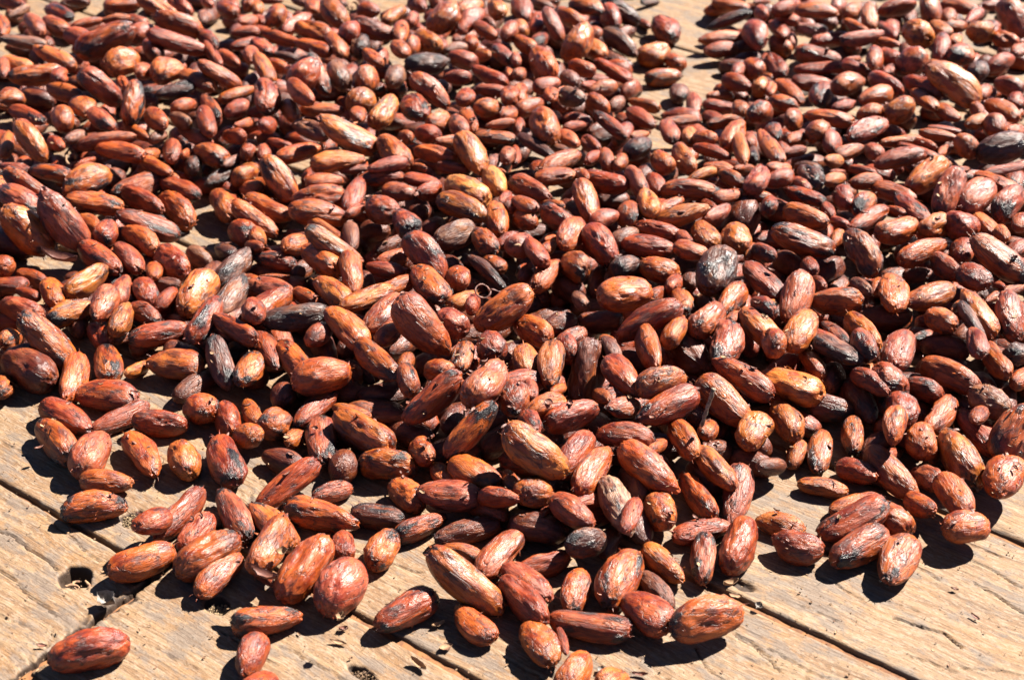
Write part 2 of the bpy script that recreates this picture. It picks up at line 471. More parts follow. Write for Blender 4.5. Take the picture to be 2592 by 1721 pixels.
# tile name: origin of the tile in the photograph; rows: centre x, centre y, length, width, angle, look (tile units)
TILES = {
"B0": (0,1281, """1370,140,320,230,20,r 1620,80,600,240,45,r 2110,80,520,240,118,pb 1770,240,400,240,50,pb 1280,500,600,310,18,o 1870,440,620,330,28,ob 1970,610,520,250,42,o 800,1300,700,340,10,r 2275,1340,400,280,65,r"""),
"B1": (650,1281, """80,1030,600,260,5,ob 10,1610,300,240,20,r 70,650,250,80,145,p 150,180,520,260,130,o 120,350,560,290,60,o 430,560,680,340,52,o 780,360,290,220,90,r 760,730,540,410,50,p 580,90,640,270,165,ob 1130,390,390,260,60,ob 1470,190,480,200,22,rb 1090,90,480,230,170,db 1340,940,600,290,28,rb 1960,1070,440,250,140,o 1880,680,840,330,140,ob 1840,430,400,180,170,o 2190,430,560,260,48,p 1900,230,600,220,12,db"""),
"B2": (1300,1281, """130,680,520,230,145,p 90,850,560,260,135,r 650,330,380,270,8,kb 860,330,300,200,60,d 560,760,400,260,72,ob 960,640,580,370,60,ob 1350,520,440,230,140,t 1290,760,440,200,132,gp 1200,960,500,340,145,r 690,1080,730,270,172,rb 240,1240,460,300,125,o 440,1200,280,80,108,p 1740,1010,670,380,15,ob 550,1520,450,290,60,o 900,1580,320,260,20,t 1710,480,440,220,88,pb 2030,370,500,320,68,r 1690,220,520,220,12,r 530,50,440,250,145,r 1325,60,330,290,120,tb 940,0,520,260,115,wb 1060,80,340,170,70,r 220,200,520,280,170,d 270,530,480,220,15,r 300,20,150,110,60,r"""),
"B3": (1942,1281, """130,170,430,230,165,t 280,370,440,300,168,r 780,120,660,290,28,rb 1120,110,400,250,140,o 820,370,540,300,32,rb 1180,480,500,330,65,ob 1790,190,400,290,10,o"""),
"A0": (0,860, """850,1510,570,270,5,ob 420,0,640,280,132,ob 270,270,500,340,150,d 670,350,440,260,75,o 970,210,370,250,100,ob 1600,220,480,280,172,t 1990,210,500,220,108,k 1790,400,500,200,32,d 975,500,540,290,172,rb 600,700,470,240,150,rb 1090,710,540,200,25,r 510,910,470,260,130,ob 1450,760,480,240,175,rb 1830,630,290,270,0,ob 2060,740,300,230,105,r 2280,670,300,170,120,o 2230,870,240,230,0,ob 2040,1090,500,310,112,rb 830,1030,450,320,60,p 1290,1030,450,250,125,o 1665,1100,340,270,110,t 960,1280,460,220,175,o 2250,260,360,240,60,ob 1230,270,230,130,20,t 20,430,180,200,90,tb"""),
"A1": (650,860, """110,90,360,190,115,rb 340,190,430,230,132,ob 590,330,540,320,12,o 600,70,350,220,120,d 930,280,320,100,138,d 1080,190,490,240,138,ob 1360,350,290,190,105,ob 1340,220,220,150,60,o 1130,490,450,200,5,d 1640,270,230,190,0,o 1850,160,290,200,75,ob 2120,70,290,270,100,r 2070,400,480,330,48,p 1590,530,660,260,40,rb 1930,810,640,240,48,ob 165,760,310,280,30,ob 520,620,460,190,42,rb 590,920,430,280,95,pb 970,840,600,300,145,tb 860,650,360,120,165,t 360,880,240,160,30,o 1180,1130,520,290,172,ob 1500,1010,270,230,120,o 280,1300,660,240,38,r 680,1370,360,180,12,pb 1690,1230,300,170,135,t 1960,1200,500,260,155,o 1740,1400,580,270,175,p 1360,1400,380,260,140,tb 2170,1420,350,190,0,r 780,1150,270,260,90,d 1400,860,400,220,165,d 1790,720,300,220,60,d 240,1100,400,220,160,d 1080,660,560,230,175,d 2290,1290,250,150,110,o 240,490,200,230,90,d"""),
"A2": (1300,860, """0,540,320,290,110,rb 0,410,560,220,12,r 115,200,340,240,100,t 340,220,410,230,82,tb 660,290,600,320,80,d 480,60,250,200,120,rb 880,80,250,150,120,g 990,330,430,240,130,rb 1330,380,460,270,15,ob 1220,80,400,220,108,o 1560,90,560,300,130,d 1910,40,430,290,78,pb 2080,350,590,240,147,o 1900,560,600,300,138,o 1000,610,300,190,5,pb 1400,600,560,280,25,rb 520,690,500,250,18,rb 150,450,220,140,100,p 280,620,400,220,20,o 150,750,260,200,125,rb 190,1010,680,350,142,t 560,1020,460,250,55,r 721,1180,500,260,55,o 1010,870,520,240,175,rb 1300,960,200,120,30,o 1540,900,400,240,122,o 1200,1150,620,290,140,o 1820,1150,490,230,132,t 1660,1420,480,210,125,ob 2010,1390,540,260,80,pb 1760,810,180,170,60,o 2160,830,360,290,60,t 190,1370,310,300,20,o 680,1460,320,180,10,r 1080,1330,400,260,120,d 1830,1010,260,220,0,d 2150,1110,420,230,165,d 330,880,250,180,150,d 1690,660,300,260,90,d 400,450,160,110,30,o 800,510,200,140,150,o"""),
"A3": (1942,860, """800,1490,480,200,12,o 1380,1490,300,200,155,o 1690,1400,450,270,125,o 220,410,560,290,160,t 50,20,250,220,120,o 400,210,330,160,130,o 640,100,480,190,155,k 880,60,300,220,125,rb 1190,90,400,270,70,p 1650,320,560,260,155,o 2060,180,400,200,125,o 1890,20,300,180,110,r 1100,350,340,250,130,rb 880,290,240,140,15,t 930,380,370,180,150,rb 830,560,460,270,125,db 1410,450,360,200,160,rb 1220,630,320,270,100,rb 560,620,400,260,172,db 2000,560,400,280,150,g 1560,690,400,220,52,o 180,740,390,250,118,t 475,1010,390,220,82,ob 770,870,330,180,95,ob 1150,770,320,200,80,o 1390,910,330,280,100,o 1920,840,560,230,133,r 2250,850,620,400,60,ob 1740,1080,580,330,118,tb 1110,1200,600,260,135,o 1440,1240,300,220,150,p 2130,1240,420,350,60,o 820,1190,360,230,165,r 1140,1030,160,120,20,r 500,1330,440,170,172,t 30,1140,260,160,0,d 260,1040,260,170,70,t 1510,1040,120,100,60,o 580,350,320,260,60,d 2290,350,230,160,50,o 2260,130,200,200,0,k 1910,680,180,150,60,r 1600,80,420,240,170,d 980,960,300,200,40,d"""),
"M0": (0,430, """10,150,180,130,60,t 250,140,470,170,147,ob 460,30,380,150,172,ob 780,100,440,260,25,tb 1030,70,200,170,40,d 1250,140,440,200,18,pb 1430,40,380,140,165,o 1620,170,370,180,158,rb 2000,60,320,150,30,k 2210,50,240,170,20,t 2260,170,220,150,0,o 180,280,420,240,150,pb 850,300,490,190,172,ob 1290,280,400,190,152,r 1600,360,400,230,133,o 240,540,560,320,135,t 570,470,620,310,128,p 90,660,380,240,150,d 800,480,300,160,145,o 960,560,250,210,60,rb 880,640,180,110,30,r 1340,500,580,210,160,rb 1270,630,380,200,147,o 1170,800,310,190,127,p 900,800,430,220,145,rb 1560,860,370,290,140,r 1800,800,260,190,150,g 2050,740,200,150,160,k 2120,880,460,210,45,kb 2050,330,330,250,120,t 2300,450,480,190,143,o 2200,580,300,230,150,rb 2290,690,180,110,170,o 20,870,200,200,0,o 290,980,300,150,160,r 90,1040,320,150,0,r 250,1120,230,110,160,r 480,1110,300,210,112,o 780,1010,450,220,35,tb 1090,1090,300,180,70,p 940,1210,330,230,62,p 1310,1110,280,220,120,rb 190,1270,400,220,165,pb 640,1290,430,220,18,tb 1090,1360,310,190,60,t 1310,1300,310,190,155,rb 1500,1170,260,140,48,r 1770,1110,450,290,55,t 2080,1160,450,230,55,gb 1850,1350,480,220,58,rb 2280,1010,200,120,150,o 2120,1330,250,130,20,g 2120,1440,440,180,150,r 1430,1480,530,220,12,rb 900,1490,260,190,130,r 90,1530,230,200,30,ob 1480,1040,300,160,0,d 1120,1480,250,150,30,d 1940,1560,220,130,0,k 2290,1270,170,230,80,r 1390,920,130,150,90,o"""),
"M1": (650,430, """100,350,460,190,158,o 110,1090,440,220,165,pb 100,1240,480,260,35,o 200,90,480,230,125,tb 100,160,310,160,160,o 610,110,340,150,5,o 560,250,480,210,5,og 560,400,540,230,170,ob 880,230,330,170,70,p 1120,70,400,150,5,rb 1280,200,300,160,172,r 1490,100,330,120,170,r 1550,190,250,160,15,r 1130,360,320,250,160,rb 1450,340,280,210,110,d 1350,490,270,230,120,rb 1070,550,260,200,0,d 890,370,200,100,30,r 1890,200,420,250,150,y 1860,340,480,220,158,tb 2150,110,280,190,118,y 2170,440,310,190,100,o 1790,590,390,240,20,g 1590,530,250,180,30,d 2060,650,300,200,135,ob 2270,650,220,170,30,pb 2300,310,150,140,60,r 1530,780,510,270,130,rb 1230,800,300,160,15,o 1160,900,360,150,170,r 640,560,430,130,148,t 850,600,270,150,100,g 690,690,580,200,148,tb 340,680,240,190,20,o 590,820,380,220,145,o 850,930,400,200,100,o 170,820,370,170,170,rb 50,700,200,90,160,r 140,980,300,80,5,o 440,1150,240,150,155,o 690,1110,400,220,140,t 990,1160,510,190,20,t 1260,1060,370,170,25,o 1560,1030,430,260,130,ob 1820,980,240,210,130,o 2080,920,440,130,138,k 2140,850,230,160,150,o 350,1330,590,230,8,kb 820,1420,500,250,135,o 560,1480,260,200,55,p 1170,1310,480,290,40,p 1180,1490,280,180,40,o 1490,1400,640,340,132,o 1760,1370,300,240,140,p 1860,1180,300,170,25,t 2230,1260,600,300,35,o 1950,1210,170,150,60,r 2120,1530,270,260,120,r 1560,1240,300,180,160,d 1200,690,280,150,20,d 420,900,240,170,30,d 10,600,140,150,90,o 2240,250,140,90,50,r 970,1020,240,180,120,d"""),
"M2": (1300,430, """150,180,380,200,155,rb 380,60,370,160,5,o 620,50,150,100,150,o 850,110,400,190,165,r 1110,110,290,160,120,pb 1280,130,240,150,120,r 660,290,380,190,108,o 1215,300,270,190,110,t 1600,190,520,190,178,ob 100,310,250,140,155,o 110,450,230,180,150,o 350,320,220,110,170,o 400,440,330,200,150,pb 820,440,270,170,20,r 1040,410,250,220,100,ob 1340,370,420,130,30,o 1490,420,520,190,18,t 1740,320,200,110,160,r 1830,410,280,160,30,p 2060,430,400,300,70,d 2120,230,420,110,172,o 1930,240,250,130,10,o 1960,80,260,140,150,ob 1700,50,270,110,20,t 2200,90,260,180,60,p 2300,320,170,150,90,rb 520,580,340,250,55,o 560,660,340,240,55,g 790,690,410,270,128,rb 1010,610,280,180,25,g 1310,560,440,190,165,r 1215,690,470,190,172,r 1540,620,170,120,140,p 1730,600,300,230,120,t 1600,730,320,170,165,o 2010,620,300,260,110,t 60,680,250,230,30,p 200,740,290,160,125,r 560,870,290,260,150,ob 320,700,160,120,40,o 340,620,130,70,10,o 300,950,350,190,48,o 130,920,210,130,50,r 1310,900,360,220,165,o 1520,860,330,180,15,d 1820,930,440,340,70,kb 1000,1120,480,300,8,o 1000,880,260,200,20,k 880,930,200,80,60,g 600,1180,190,130,130,g 780,1370,400,220,0,d 1220,1360,640,250,28,r 1440,1040,160,150,50,r 1520,1190,260,190,115,ob 1290,1140,200,150,30,r 1960,1190,340,210,50,ob 1740,1360,370,260,42,p 2260,1010,480,220,135,rb 2260,750,240,160,160,rb 2230,1430,500,240,135,t 180,1450,380,250,150,o 530,1520,280,170,30,p 840,1540,160,110,150,t 1450,1470,300,190,60,o 2250,1240,260,180,150,rb 1600,990,130,170,90,d 770,1010,300,200,60,d 420,1390,320,200,10,d 500,1080,320,240,160,d 2010,1330,170,120,30,o 2140,750,120,120,60,t 900,270,280,180,0,d"""),
"M3": (1942,430, """110,80,270,170,20,r 390,60,260,180,140,kb 310,130,190,110,140,p 600,90,200,120,10,t 890,110,290,150,3,o 860,10,260,90,165,p 340,240,370,140,160,rb 1150,210,400,160,160,o 690,260,230,180,120,r 880,310,260,190,45,ob 1440,60,420,240,35,t 1640,200,460,240,70,pb 1880,240,400,270,42,p 2060,120,400,150,155,o 2180,300,350,240,50,pb 350,430,410,210,160,o 555,370,150,110,120,r 1140,380,230,100,168,ob 910,450,370,170,28,rb 1310,350,370,170,138,rb 1180,540,380,230,20,o 1510,500,280,200,30,t 1760,500,260,240,0,r 1990,520,380,160,135,t 2120,580,170,130,130,t 2290,480,200,180,60,o 650,480,180,110,160,p 330,640,590,230,160,ob 630,620,170,120,60,o 860,740,480,260,122,ob 1400,740,440,200,22,o 1760,735,240,210,100,r 2100,800,620,260,140,ob 1610,880,300,200,142,rb 1870,970,320,230,150,rb 380,870,200,150,120,r 200,860,300,220,150,d 560,910,300,220,40,d 260,1160,470,270,72,p 460,1030,170,130,150,r 620,1190,470,250,178,ob 850,1070,220,160,150,g 990,1050,150,110,70,o 1140,1110,380,260,98,o 1480,1140,430,230,20,t 1580,1360,290,220,150,ob 1910,1300,490,220,122,tb 2190,1310,460,240,100,rb 2150,1110,380,110,22,o 1850,1380,440,130,120,k 300,1450,420,280,62,t 620,1470,310,130,140,rb 860,1470,430,230,132,t 30,1220,120,100,30,t 530,1530,300,150,150,r 1059,1330,460,240,0,d 2260,720,200,150,40,r 1720,1230,150,80,40,o 2070,1030,160,80,150,r 1380,950,300,140,0,d"""),
"T0": (0,0, """90,20,300,120,165,r 100,40,260,110,150,r 170,110,200,80,30,g 530,120,260,130,160,rb 20,240,200,120,100,o 310,230,240,140,128,p 510,240,250,150,150,ob 700,20,200,80,0,d 1100,50,300,120,10,o 1420,60,380,130,158,t 1620,40,260,130,140,p 790,210,300,80,15,o 1050,180,250,90,8,o 950,370,560,250,28,rb 720,340,280,150,170,p 220,380,410,110,175,gb 1270,300,230,170,30,p 1610,220,430,190,160,o 1840,160,120,110,90,g 2050,90,210,140,145,rb 2240,190,180,100,10,o 1880,360,200,130,140,rb 1600,390,560,150,165,r 1390,450,200,160,120,rb 1920,490,260,90,125,r 2060,530,220,110,150,o 2220,290,250,100,5,r 2210,400,260,100,15,r 2270,500,170,140,100,p 500,520,390,150,155,t 150,590,290,150,175,t 330,680,480,180,8,ob 540,690,160,140,70,r 40,620,170,100,90,p 1100,560,310,230,20,t 1290,650,170,150,20,o 1500,640,290,220,20,t 910,790,440,200,142,rb 1120,760,150,90,130,o 1200,930,390,180,82,ob 1580,820,350,130,15,kb 1780,730,340,160,158,o 1980,680,440,140,150,o 80,900,270,180,15,o 590,840,330,150,165,o 750,970,240,200,130,t 250,1040,330,130,160,rb 570,1080,220,190,110,o 930,1090,260,160,145,pb 280,1270,420,190,125,t 60,1300,240,120,80,t 680,1240,200,110,20,g 960,1270,520,140,12,pb 1080,1370,430,160,172,o 1410,1080,240,170,135,o 1230,1190,260,100,150,o 1430,1240,150,110,20,g 1660,960,230,130,15,o 1630,1090,200,130,160,g 1900,970,260,120,128,ob 1860,1100,280,160,107,r 1760,1230,330,120,155,r 2140,850,340,110,20,o 2130,990,210,150,30,p 2200,1120,180,90,15,o 2110,1230,220,140,0,r 1550,1360,240,160,95,p 1690,1390,120,90,20,o 1370,1390,150,110,10,o 1900,1400,330,190,165,ob 2100,1450,200,80,30,g 1400,1500,330,130,155,o 470,1500,350,150,165,t 130,1520,270,110,170,pb 820,1530,290,130,0,p 800,1450,180,60,20,r 2230,1530,200,110,5,t 2240,1370,160,150,60,r 510,1300,160,120,150,r 340,890,300,170,170,d 1740,1490,170,150,90,k 1870,30,120,90,150,p 2270,40,140,110,30,o"""),
"T1": (650,0, """10,80,120,100,90,t 170,150,190,170,80,o 40,190,110,90,150,p 130,10,200,60,0,r 400,20,180,80,160,g 510,60,150,120,110,o 700,120,320,190,130,ob 360,210,300,110,32,r 510,280,340,160,162,o 40,280,160,90,160,o 220,350,350,110,165,o 60,430,200,110,145,pb 510,430,340,130,163,o 730,420,230,160,120,o 250,510,240,70,172,kg 840,290,200,170,60,r 1010,100,200,140,0,r 1070,270,400,160,160,r 1230,150,230,120,35,t 1300,290,200,130,80,o 1400,190,130,110,60,p 1450,50,180,130,150,r 1300,450,180,140,130,o 1540,390,270,200,150,t 1410,420,160,140,60,o 1690,150,300,230,60,t 1920,80,260,170,20,t 1920,190,300,160,45,p 2160,80,200,150,125,t 2100,220,130,90,140,g 2060,280,240,120,150,o 1920,390,150,130,120,o 1790,440,210,100,10,g 1860,540,260,150,165,p 2040,500,160,110,0,t 2220,500,230,140,143,pb 2270,290,170,140,60,p 1530,580,380,180,5,kb 1040,520,210,110,140,o 930,430,170,160,90,k 70,620,300,140,120,t 200,600,200,110,160,o 310,640,130,90,0,r 560,670,400,140,112,ob 430,680,300,240,40,r 740,680,260,180,120,g 990,730,230,210,60,o 1240,700,200,170,60,g 1570,820,430,180,140,o 1810,700,250,120,0,r 2100,690,350,130,155,rg 2110,820,280,110,175,r 1880,880,180,160,90,r 2290,670,120,90,90,o 2280,870,180,160,90,o 90,870,320,220,95,rb 400,840,300,160,138,o 310,1010,210,150,125,o 590,1000,390,130,178,o 940,920,260,230,20,t 920,1040,160,140,90,o 1150,1010,330,190,55,t 1430,970,280,220,125,rb 100,1130,160,150,30,r 490,1170,330,160,160,g 830,1220,580,220,152,tb 1640,1090,230,170,20,t 1540,1210,220,160,0,r 1820,1140,230,160,125,pb 1910,1090,250,140,122,o 2090,970,230,160,10,o 2270,1030,150,120,30,o 2200,1120,260,90,10,o 2150,1240,370,120,175,ob 1340,1240,150,130,0,o 1220,1110,180,120,0,d 60,1380,140,130,90,p 200,1300,230,90,168,r 370,1380,380,160,15,o 160,1520,260,110,165,t 720,1460,460,180,8,t 1240,1380,360,220,130,o 1180,1490,360,130,12,p 900,1530,300,80,5,p 1610,1400,390,150,168,o 1720,1270,220,100,5,o 1940,1390,400,230,120,t 1760,1520,280,110,170,r 1460,1520,160,100,0,o 2130,1470,120,110,60,g 2260,1410,170,150,90,p 2160,1550,150,70,0,t"""),
"T2": (1300,0, """80,80,260,160,110,r 260,40,200,90,160,g 60,260,170,150,100,t 510,170,270,150,155,o 360,230,320,140,118,p 220,210,180,120,70,r 660,60,300,150,165,ob 960,110,380,170,150,kb 880,170,230,180,120,rb 720,300,140,130,150,p 580,390,320,230,60,t 740,460,230,160,150,t 960,380,360,160,142,gb 1370,270,280,210,130,rb 1180,220,120,70,150,r 1270,490,270,190,20,t 1450,560,190,130,145,o 1350,700,330,150,5,ob 1230,20,170,60,0,k 1960,50,340,110,168,o 1850,90,260,100,5,o 1950,180,420,100,20,k 2240,130,150,120,140,p 2180,320,280,210,115,pb 1870,350,370,130,5,o 1870,450,300,130,5,p 2160,620,210,170,145,o 2020,640,110,110,60,p 2010,750,270,140,160,r 2230,790,160,150,60,t 2280,560,160,90,100,r 2240,20,150,50,0,p 100,400,230,130,150,o 270,590,310,210,125,o 620,620,250,140,165,o 510,710,180,130,145,g 900,640,380,120,150,r 60,670,140,120,30,o 300,770,250,140,15,p 800,800,270,130,12,o 680,770,150,80,0,r 1050,810,190,150,30,p 60,850,190,140,90,o 530,880,240,170,170,gb 440,830,150,80,30,o 340,860,130,120,90,o 760,960,240,190,150,o 930,940,160,110,40,g 1180,950,290,110,165,o 1490,850,180,170,90,gb 1620,940,230,130,100,p 1860,870,240,100,178,tk 1860,970,310,120,172,r 2040,1000,180,150,120,o 2220,1020,220,200,0,rb 140,970,270,150,20,o 290,1160,310,240,110,t 500,1260,220,130,143,o 550,1140,200,90,10,r 870,1130,370,120,142,rb 1150,1070,290,140,145,r 1520,1090,340,90,3,o 1910,1100,320,110,5,ob 1410,1190,240,160,115,pb 1590,1230,180,130,90,t 1720,1250,220,140,172,o 1980,1230,290,190,60,o 2050,1350,280,140,105,t 1790,1370,350,110,162,r 1540,1440,290,180,125,t 700,1310,200,130,150,r 210,1320,390,110,148,kg 430,1350,170,80,160,g 420,1460,390,170,25,o 840,1430,210,130,105,o 710,1430,160,110,30,r 1120,1340,240,180,30,kb 1140,1220,170,80,10,o 1340,1460,240,180,135,o 50,1160,150,100,90,r 2270,1290,270,120,110,o 2140,1290,140,110,90,p 20,1400,170,90,90,r 2070,1530,180,90,0,o 2220,1530,130,90,30,r 1080,1550,150,60,0,o 1850,1520,280,110,170,o 600,1550,140,60,0,r 960,1470,140,130,60,o 20,540,120,90,100,p 2160,1410,150,120,90,k"""),
"T3": (1942,0, """170,70,260,130,20,r 450,100,380,140,172,o 640,60,160,140,45,p 770,100,190,150,40,o 920,150,250,130,95,t 180,180,210,110,163,p 110,270,210,130,130,r 390,270,300,120,168,w 800,240,240,90,150,o 560,360,320,130,5,r 860,340,380,130,8,pg 1090,290,230,120,135,r 1100,390,200,80,165,o 120,420,220,160,145,o 210,370,150,110,110,p 1170,70,330,150,10,r 1470,70,300,170,100,o 1740,70,350,120,165,o 1860,160,190,100,40,p 1640,150,140,120,90,o 1350,310,270,220,150,t 1560,260,220,130,140,t 1570,430,270,150,85,pg 1700,240,200,110,175,o 1920,290,240,190,0,t 2150,360,230,130,160,o 2220,160,360,220,120,pg 2040,50,190,100,0,r 1740,490,230,220,50,ob 1700,370,130,120,60,t 460,510,420,160,165,rb 480,620,460,110,2,r 780,600,220,110,160,rb 770,540,150,60,0,p 970,540,190,150,80,o 1100,520,220,150,150,r 1310,570,250,230,20,pb 80,590,250,140,125,rb 400,750,350,140,175,r 730,760,290,190,15,o 210,830,320,130,138,o 490,860,240,190,80,rb 1070,760,340,160,152,rb 980,870,290,170,15,o 1420,790,360,180,155,r 1690,750,560,260,140,t 1530,600,180,110,160,t 1420,900,290,120,140,o 1190,1000,260,210,20,t 930,1020,230,150,10,o 1620,1020,260,130,148,o 2130,1000,330,160,148,o 2180,780,270,160,160,p 2240,920,160,150,90,r 1890,1000,160,120,130,o 1960,830,160,120,50,p 2110,570,250,140,20,r 2270,460,150,120,40,p 1900,650,170,160,60,kb 150,940,250,150,165,ob 700,960,220,110,15,r 240,1080,190,170,60,o 560,1070,430,140,170,o 460,1190,210,190,30,o 580,1290,200,170,80,p 900,1170,380,180,22,rb 60,1200,190,160,120,ob 260,1250,180,110,20,o 1610,1180,330,80,170,r 1540,1220,340,100,168,o 2060,1150,220,200,125,o 1900,1100,210,130,15,t 2240,1180,160,120,0,p 2120,1340,440,250,10,kb 1790,1320,210,190,140,o 1190,1280,340,100,3,o 1430,1310,200,100,165,p 1360,1370,420,90,158,pg 1190,1430,450,170,12,r 960,1370,180,150,140,r 740,1370,280,130,15,o 600,1450,170,120,0,t 240,1370,230,90,10,r 50,1350,290,140,120,t 110,1520,220,120,0,o 370,1530,260,130,165,kb 830,1530,230,110,160,o 1500,1520,310,130,10,t 1740,1540,180,70,10,p 2150,1530,380,90,8,r 640,1550,130,50,0,r 1590,1370,130,90,40,o 30,700,130,90,150,t 30,810,130,100,90,o 1110,640,120,100,30,p"""),
}

# ------------------------------------------------------------------ bean shapes
def bean_shape(seed, na, nl, crinkle=0.0, shreds=True):
    r = np.random.RandomState(seed)
    th = np.linspace(0, PI, nl + 2)[1:-1]
    ph = np.linspace(0, 2 * PI, na, endpoint=False)
    T, P = np.meshgrid(th, ph, indexing='ij')
    e1 = r.uniform(0.86, 1.0); e2 = r.uniform(0.66, 0.86)
    x = np.sign(np.cos(T)) * np.abs(np.cos(T)) ** e1
    rad = np.sin(T) ** e2
    rad = rad * (1 - r.uniform(0.02, 0.20) * x) * (1 - 0.06 * r.uniform(-1, 1) * x ** 2)
    y = rad * np.cos(P); z = rad * np.sin(P)
    if r.rand() < 0.3:                                   # a pinched tip
        k = np.clip((x - 0.72) / 0.28, 0, 1); y *= 1 - 0.35 * k; z *= 1 - 0.35 * k; x = x + 0.10 * k
    sc = 0 * x + seed
    d = 0.11 * vnoise(x * 1.2, y * 1.3, z * 1.3, seed)
    d = d + 0.045 * fbm(x * 3.0, y * 3.2, z * 3.2, seed + 1, 2)
    nr = r.randint(4, 8); tw = r.uniform(-0.5, 0.5)
    ridge = np.abs(np.sin(nr * (P / 2 + tw * x + 0.5 * vnoise(x * 1.3, y, z, seed + 2)))) ** 0.6 - 0.7
    d = d + r.uniform(0.02, 0.05) * ridge * np.sin(T)
    d = d + 0.022 * vnoise(x * 2.5, y * 9, z * 9, seed + 3) + (0.02 + 0.06 * crinkle) * fbm(x * 5, y * 7, z * 7, seed + 4, 2)
    if r.rand() < 0.55 or crinkle > 0:                   # a dent or a shrivelled fold
        cx, ca = r.uniform(-0.5, 0.5), r.uniform(0, 2 * PI)
        dd = ((x - cx) / r.uniform(0.25, 0.5)) ** 2 + (np.angle(np.exp(1j * (P - ca))) / r.uniform(0.35, 0.8)) ** 2
        d = d - r.uniform(0.08, 0.22 + 0.15 * crinkle) * np.exp(-dd)
    if crinkle > 0.5:                                    # split open
        ca = r.uniform(0, 2 * PI)
        dd = (np.angle(np.exp(1j * (P - ca - 0.6 * x))) / 0.22) ** 2
        d = d - 0.35 * np.exp(-dd) * np.exp(-(x / 0.75) ** 4)
    y = y * (1 + d); z = z * (1 + d)
    endk = np.clip(np.abs(x) - 0.80, 0, 1)
    x = x + 0.28 * endk * vnoise(x * 2, y * 7, z * 7, seed + 6)
    bend = r.uniform(-0.22, 0.22)
    y = y + bend * (x * x - 0.33)
    V = np.stack([x, y, z], -1).reshape(-1, 3)
    ii = np.arange(nl * na).reshape(nl, na)
    F = np.stack([ii[:-1], ii[1:], np.roll(ii[1:], -1, 1), np.roll(ii[:-1], -1, 1)], -1).reshape(-1, 4)
    tip0 = len(V); V = np.concatenate([V, [V[:na].mean(0) + (0.012, 0, 0)], [V[(nl - 1) * na:nl * na].mean(0) - (0.012, 0, 0)]])
    cap = [(tip0, i, (i + 1) % na, (i + 1) % na) for i in range(na)]
    cap2 = [(tip0 + 1, (nl - 1) * na + (i + 1) % na, (nl - 1) * na + i, (nl - 1) * na + i) for i in range(na)]
    tris = np.array([(a, b, c) for a, b, c, _ in cap + cap2])
    LC = V.copy()
    # quads -> triangles so that everything is one face size
    T3 = np.concatenate([F[:, [0, 1, 2]], F[:, [0, 2, 3]], tris])
    if shreds:
        ev, ef = [], []
        for _ in range(r.randint(5, 14)):
            if r.rand() < 0.75:
                e = r.choice([-1, 1]); px = e * r.uniform(0.86, 1.0); a = r.uniform(0, 2 * PI); rr = math.sqrt(max(0, 1 - px * px)) * 0.9
            else:
                px = r.uniform(-0.7, 0.7); e = r.choice([-1, 1]); a = r.uniform(0, 2 * PI); rr = 0.96 * math.sqrt(1 - px * px)
            p = np.array([px, rr * math.cos(a), rr * math.sin(a)])
            dr = np.array([e * r.uniform(0.2, 1.0), math.cos(a) + r.uniform(-.7, .7), math.sin(a) + r.uniform(-.7, .7)]); dr /= np.linalg.norm(dr)
            side = np.cross(dr, r.normal(size=3)); side /= np.linalg.norm(side)
            nrm = np.cross(dr, side)
            w = r.uniform(0.012, 0.06); ln = r.uniform(0.10, 0.30); b = len(V) + len(ev)
            for s in range(4):
                t = s / 3
                q = p + dr * ln * t + nrm * ln * 0.9 * t * t * r.uniform(0.2, 0.8)
                ww = w * (1 - 0.75 * t)
                for sg, up in ((-1, 0), (1, 0), (0, 1)): ev.append(q + side * ww * sg + nrm * up * 0.02)
            for s in range(3):
                for k in range(3):
                    a0 = b + 3 * s + k; a1 = b + 3 * s + (k + 1) % 3
                    ef += [(a0, a1, a1 + 3), (a0, a1 + 3, a0 + 3)]
        V = np.concatenate([V, np.array(ev)]); LC = np.concatenate([LC, np.array(ev)]); T3 = np.concatenate([T3, np.array(ef)])
    return V, T3, LC

NVAR = 26
VARIANTS, VARIANT_MESH = [], []
for i in range(NVAR):
    cr = 0.0 if i < 18 else (0.5 if i < 23 else 1.0)
    V, T, LC = bean_shape(100 + i, 60, 42, cr)
    VARIANT_MESH.append(make_mesh("cocoa_bean", V, T, M_BEAN, True, {"lc": ('FLOAT_VECTOR', LC)}))
LOW = [bean_shape(300 + i, 26, 18, 0.0 if i < 12 else 0.6, True) for i in range(16)]
LOWER = [bean_shape(500 + i, 16, 11, 0.0, False) for i in range(6)]

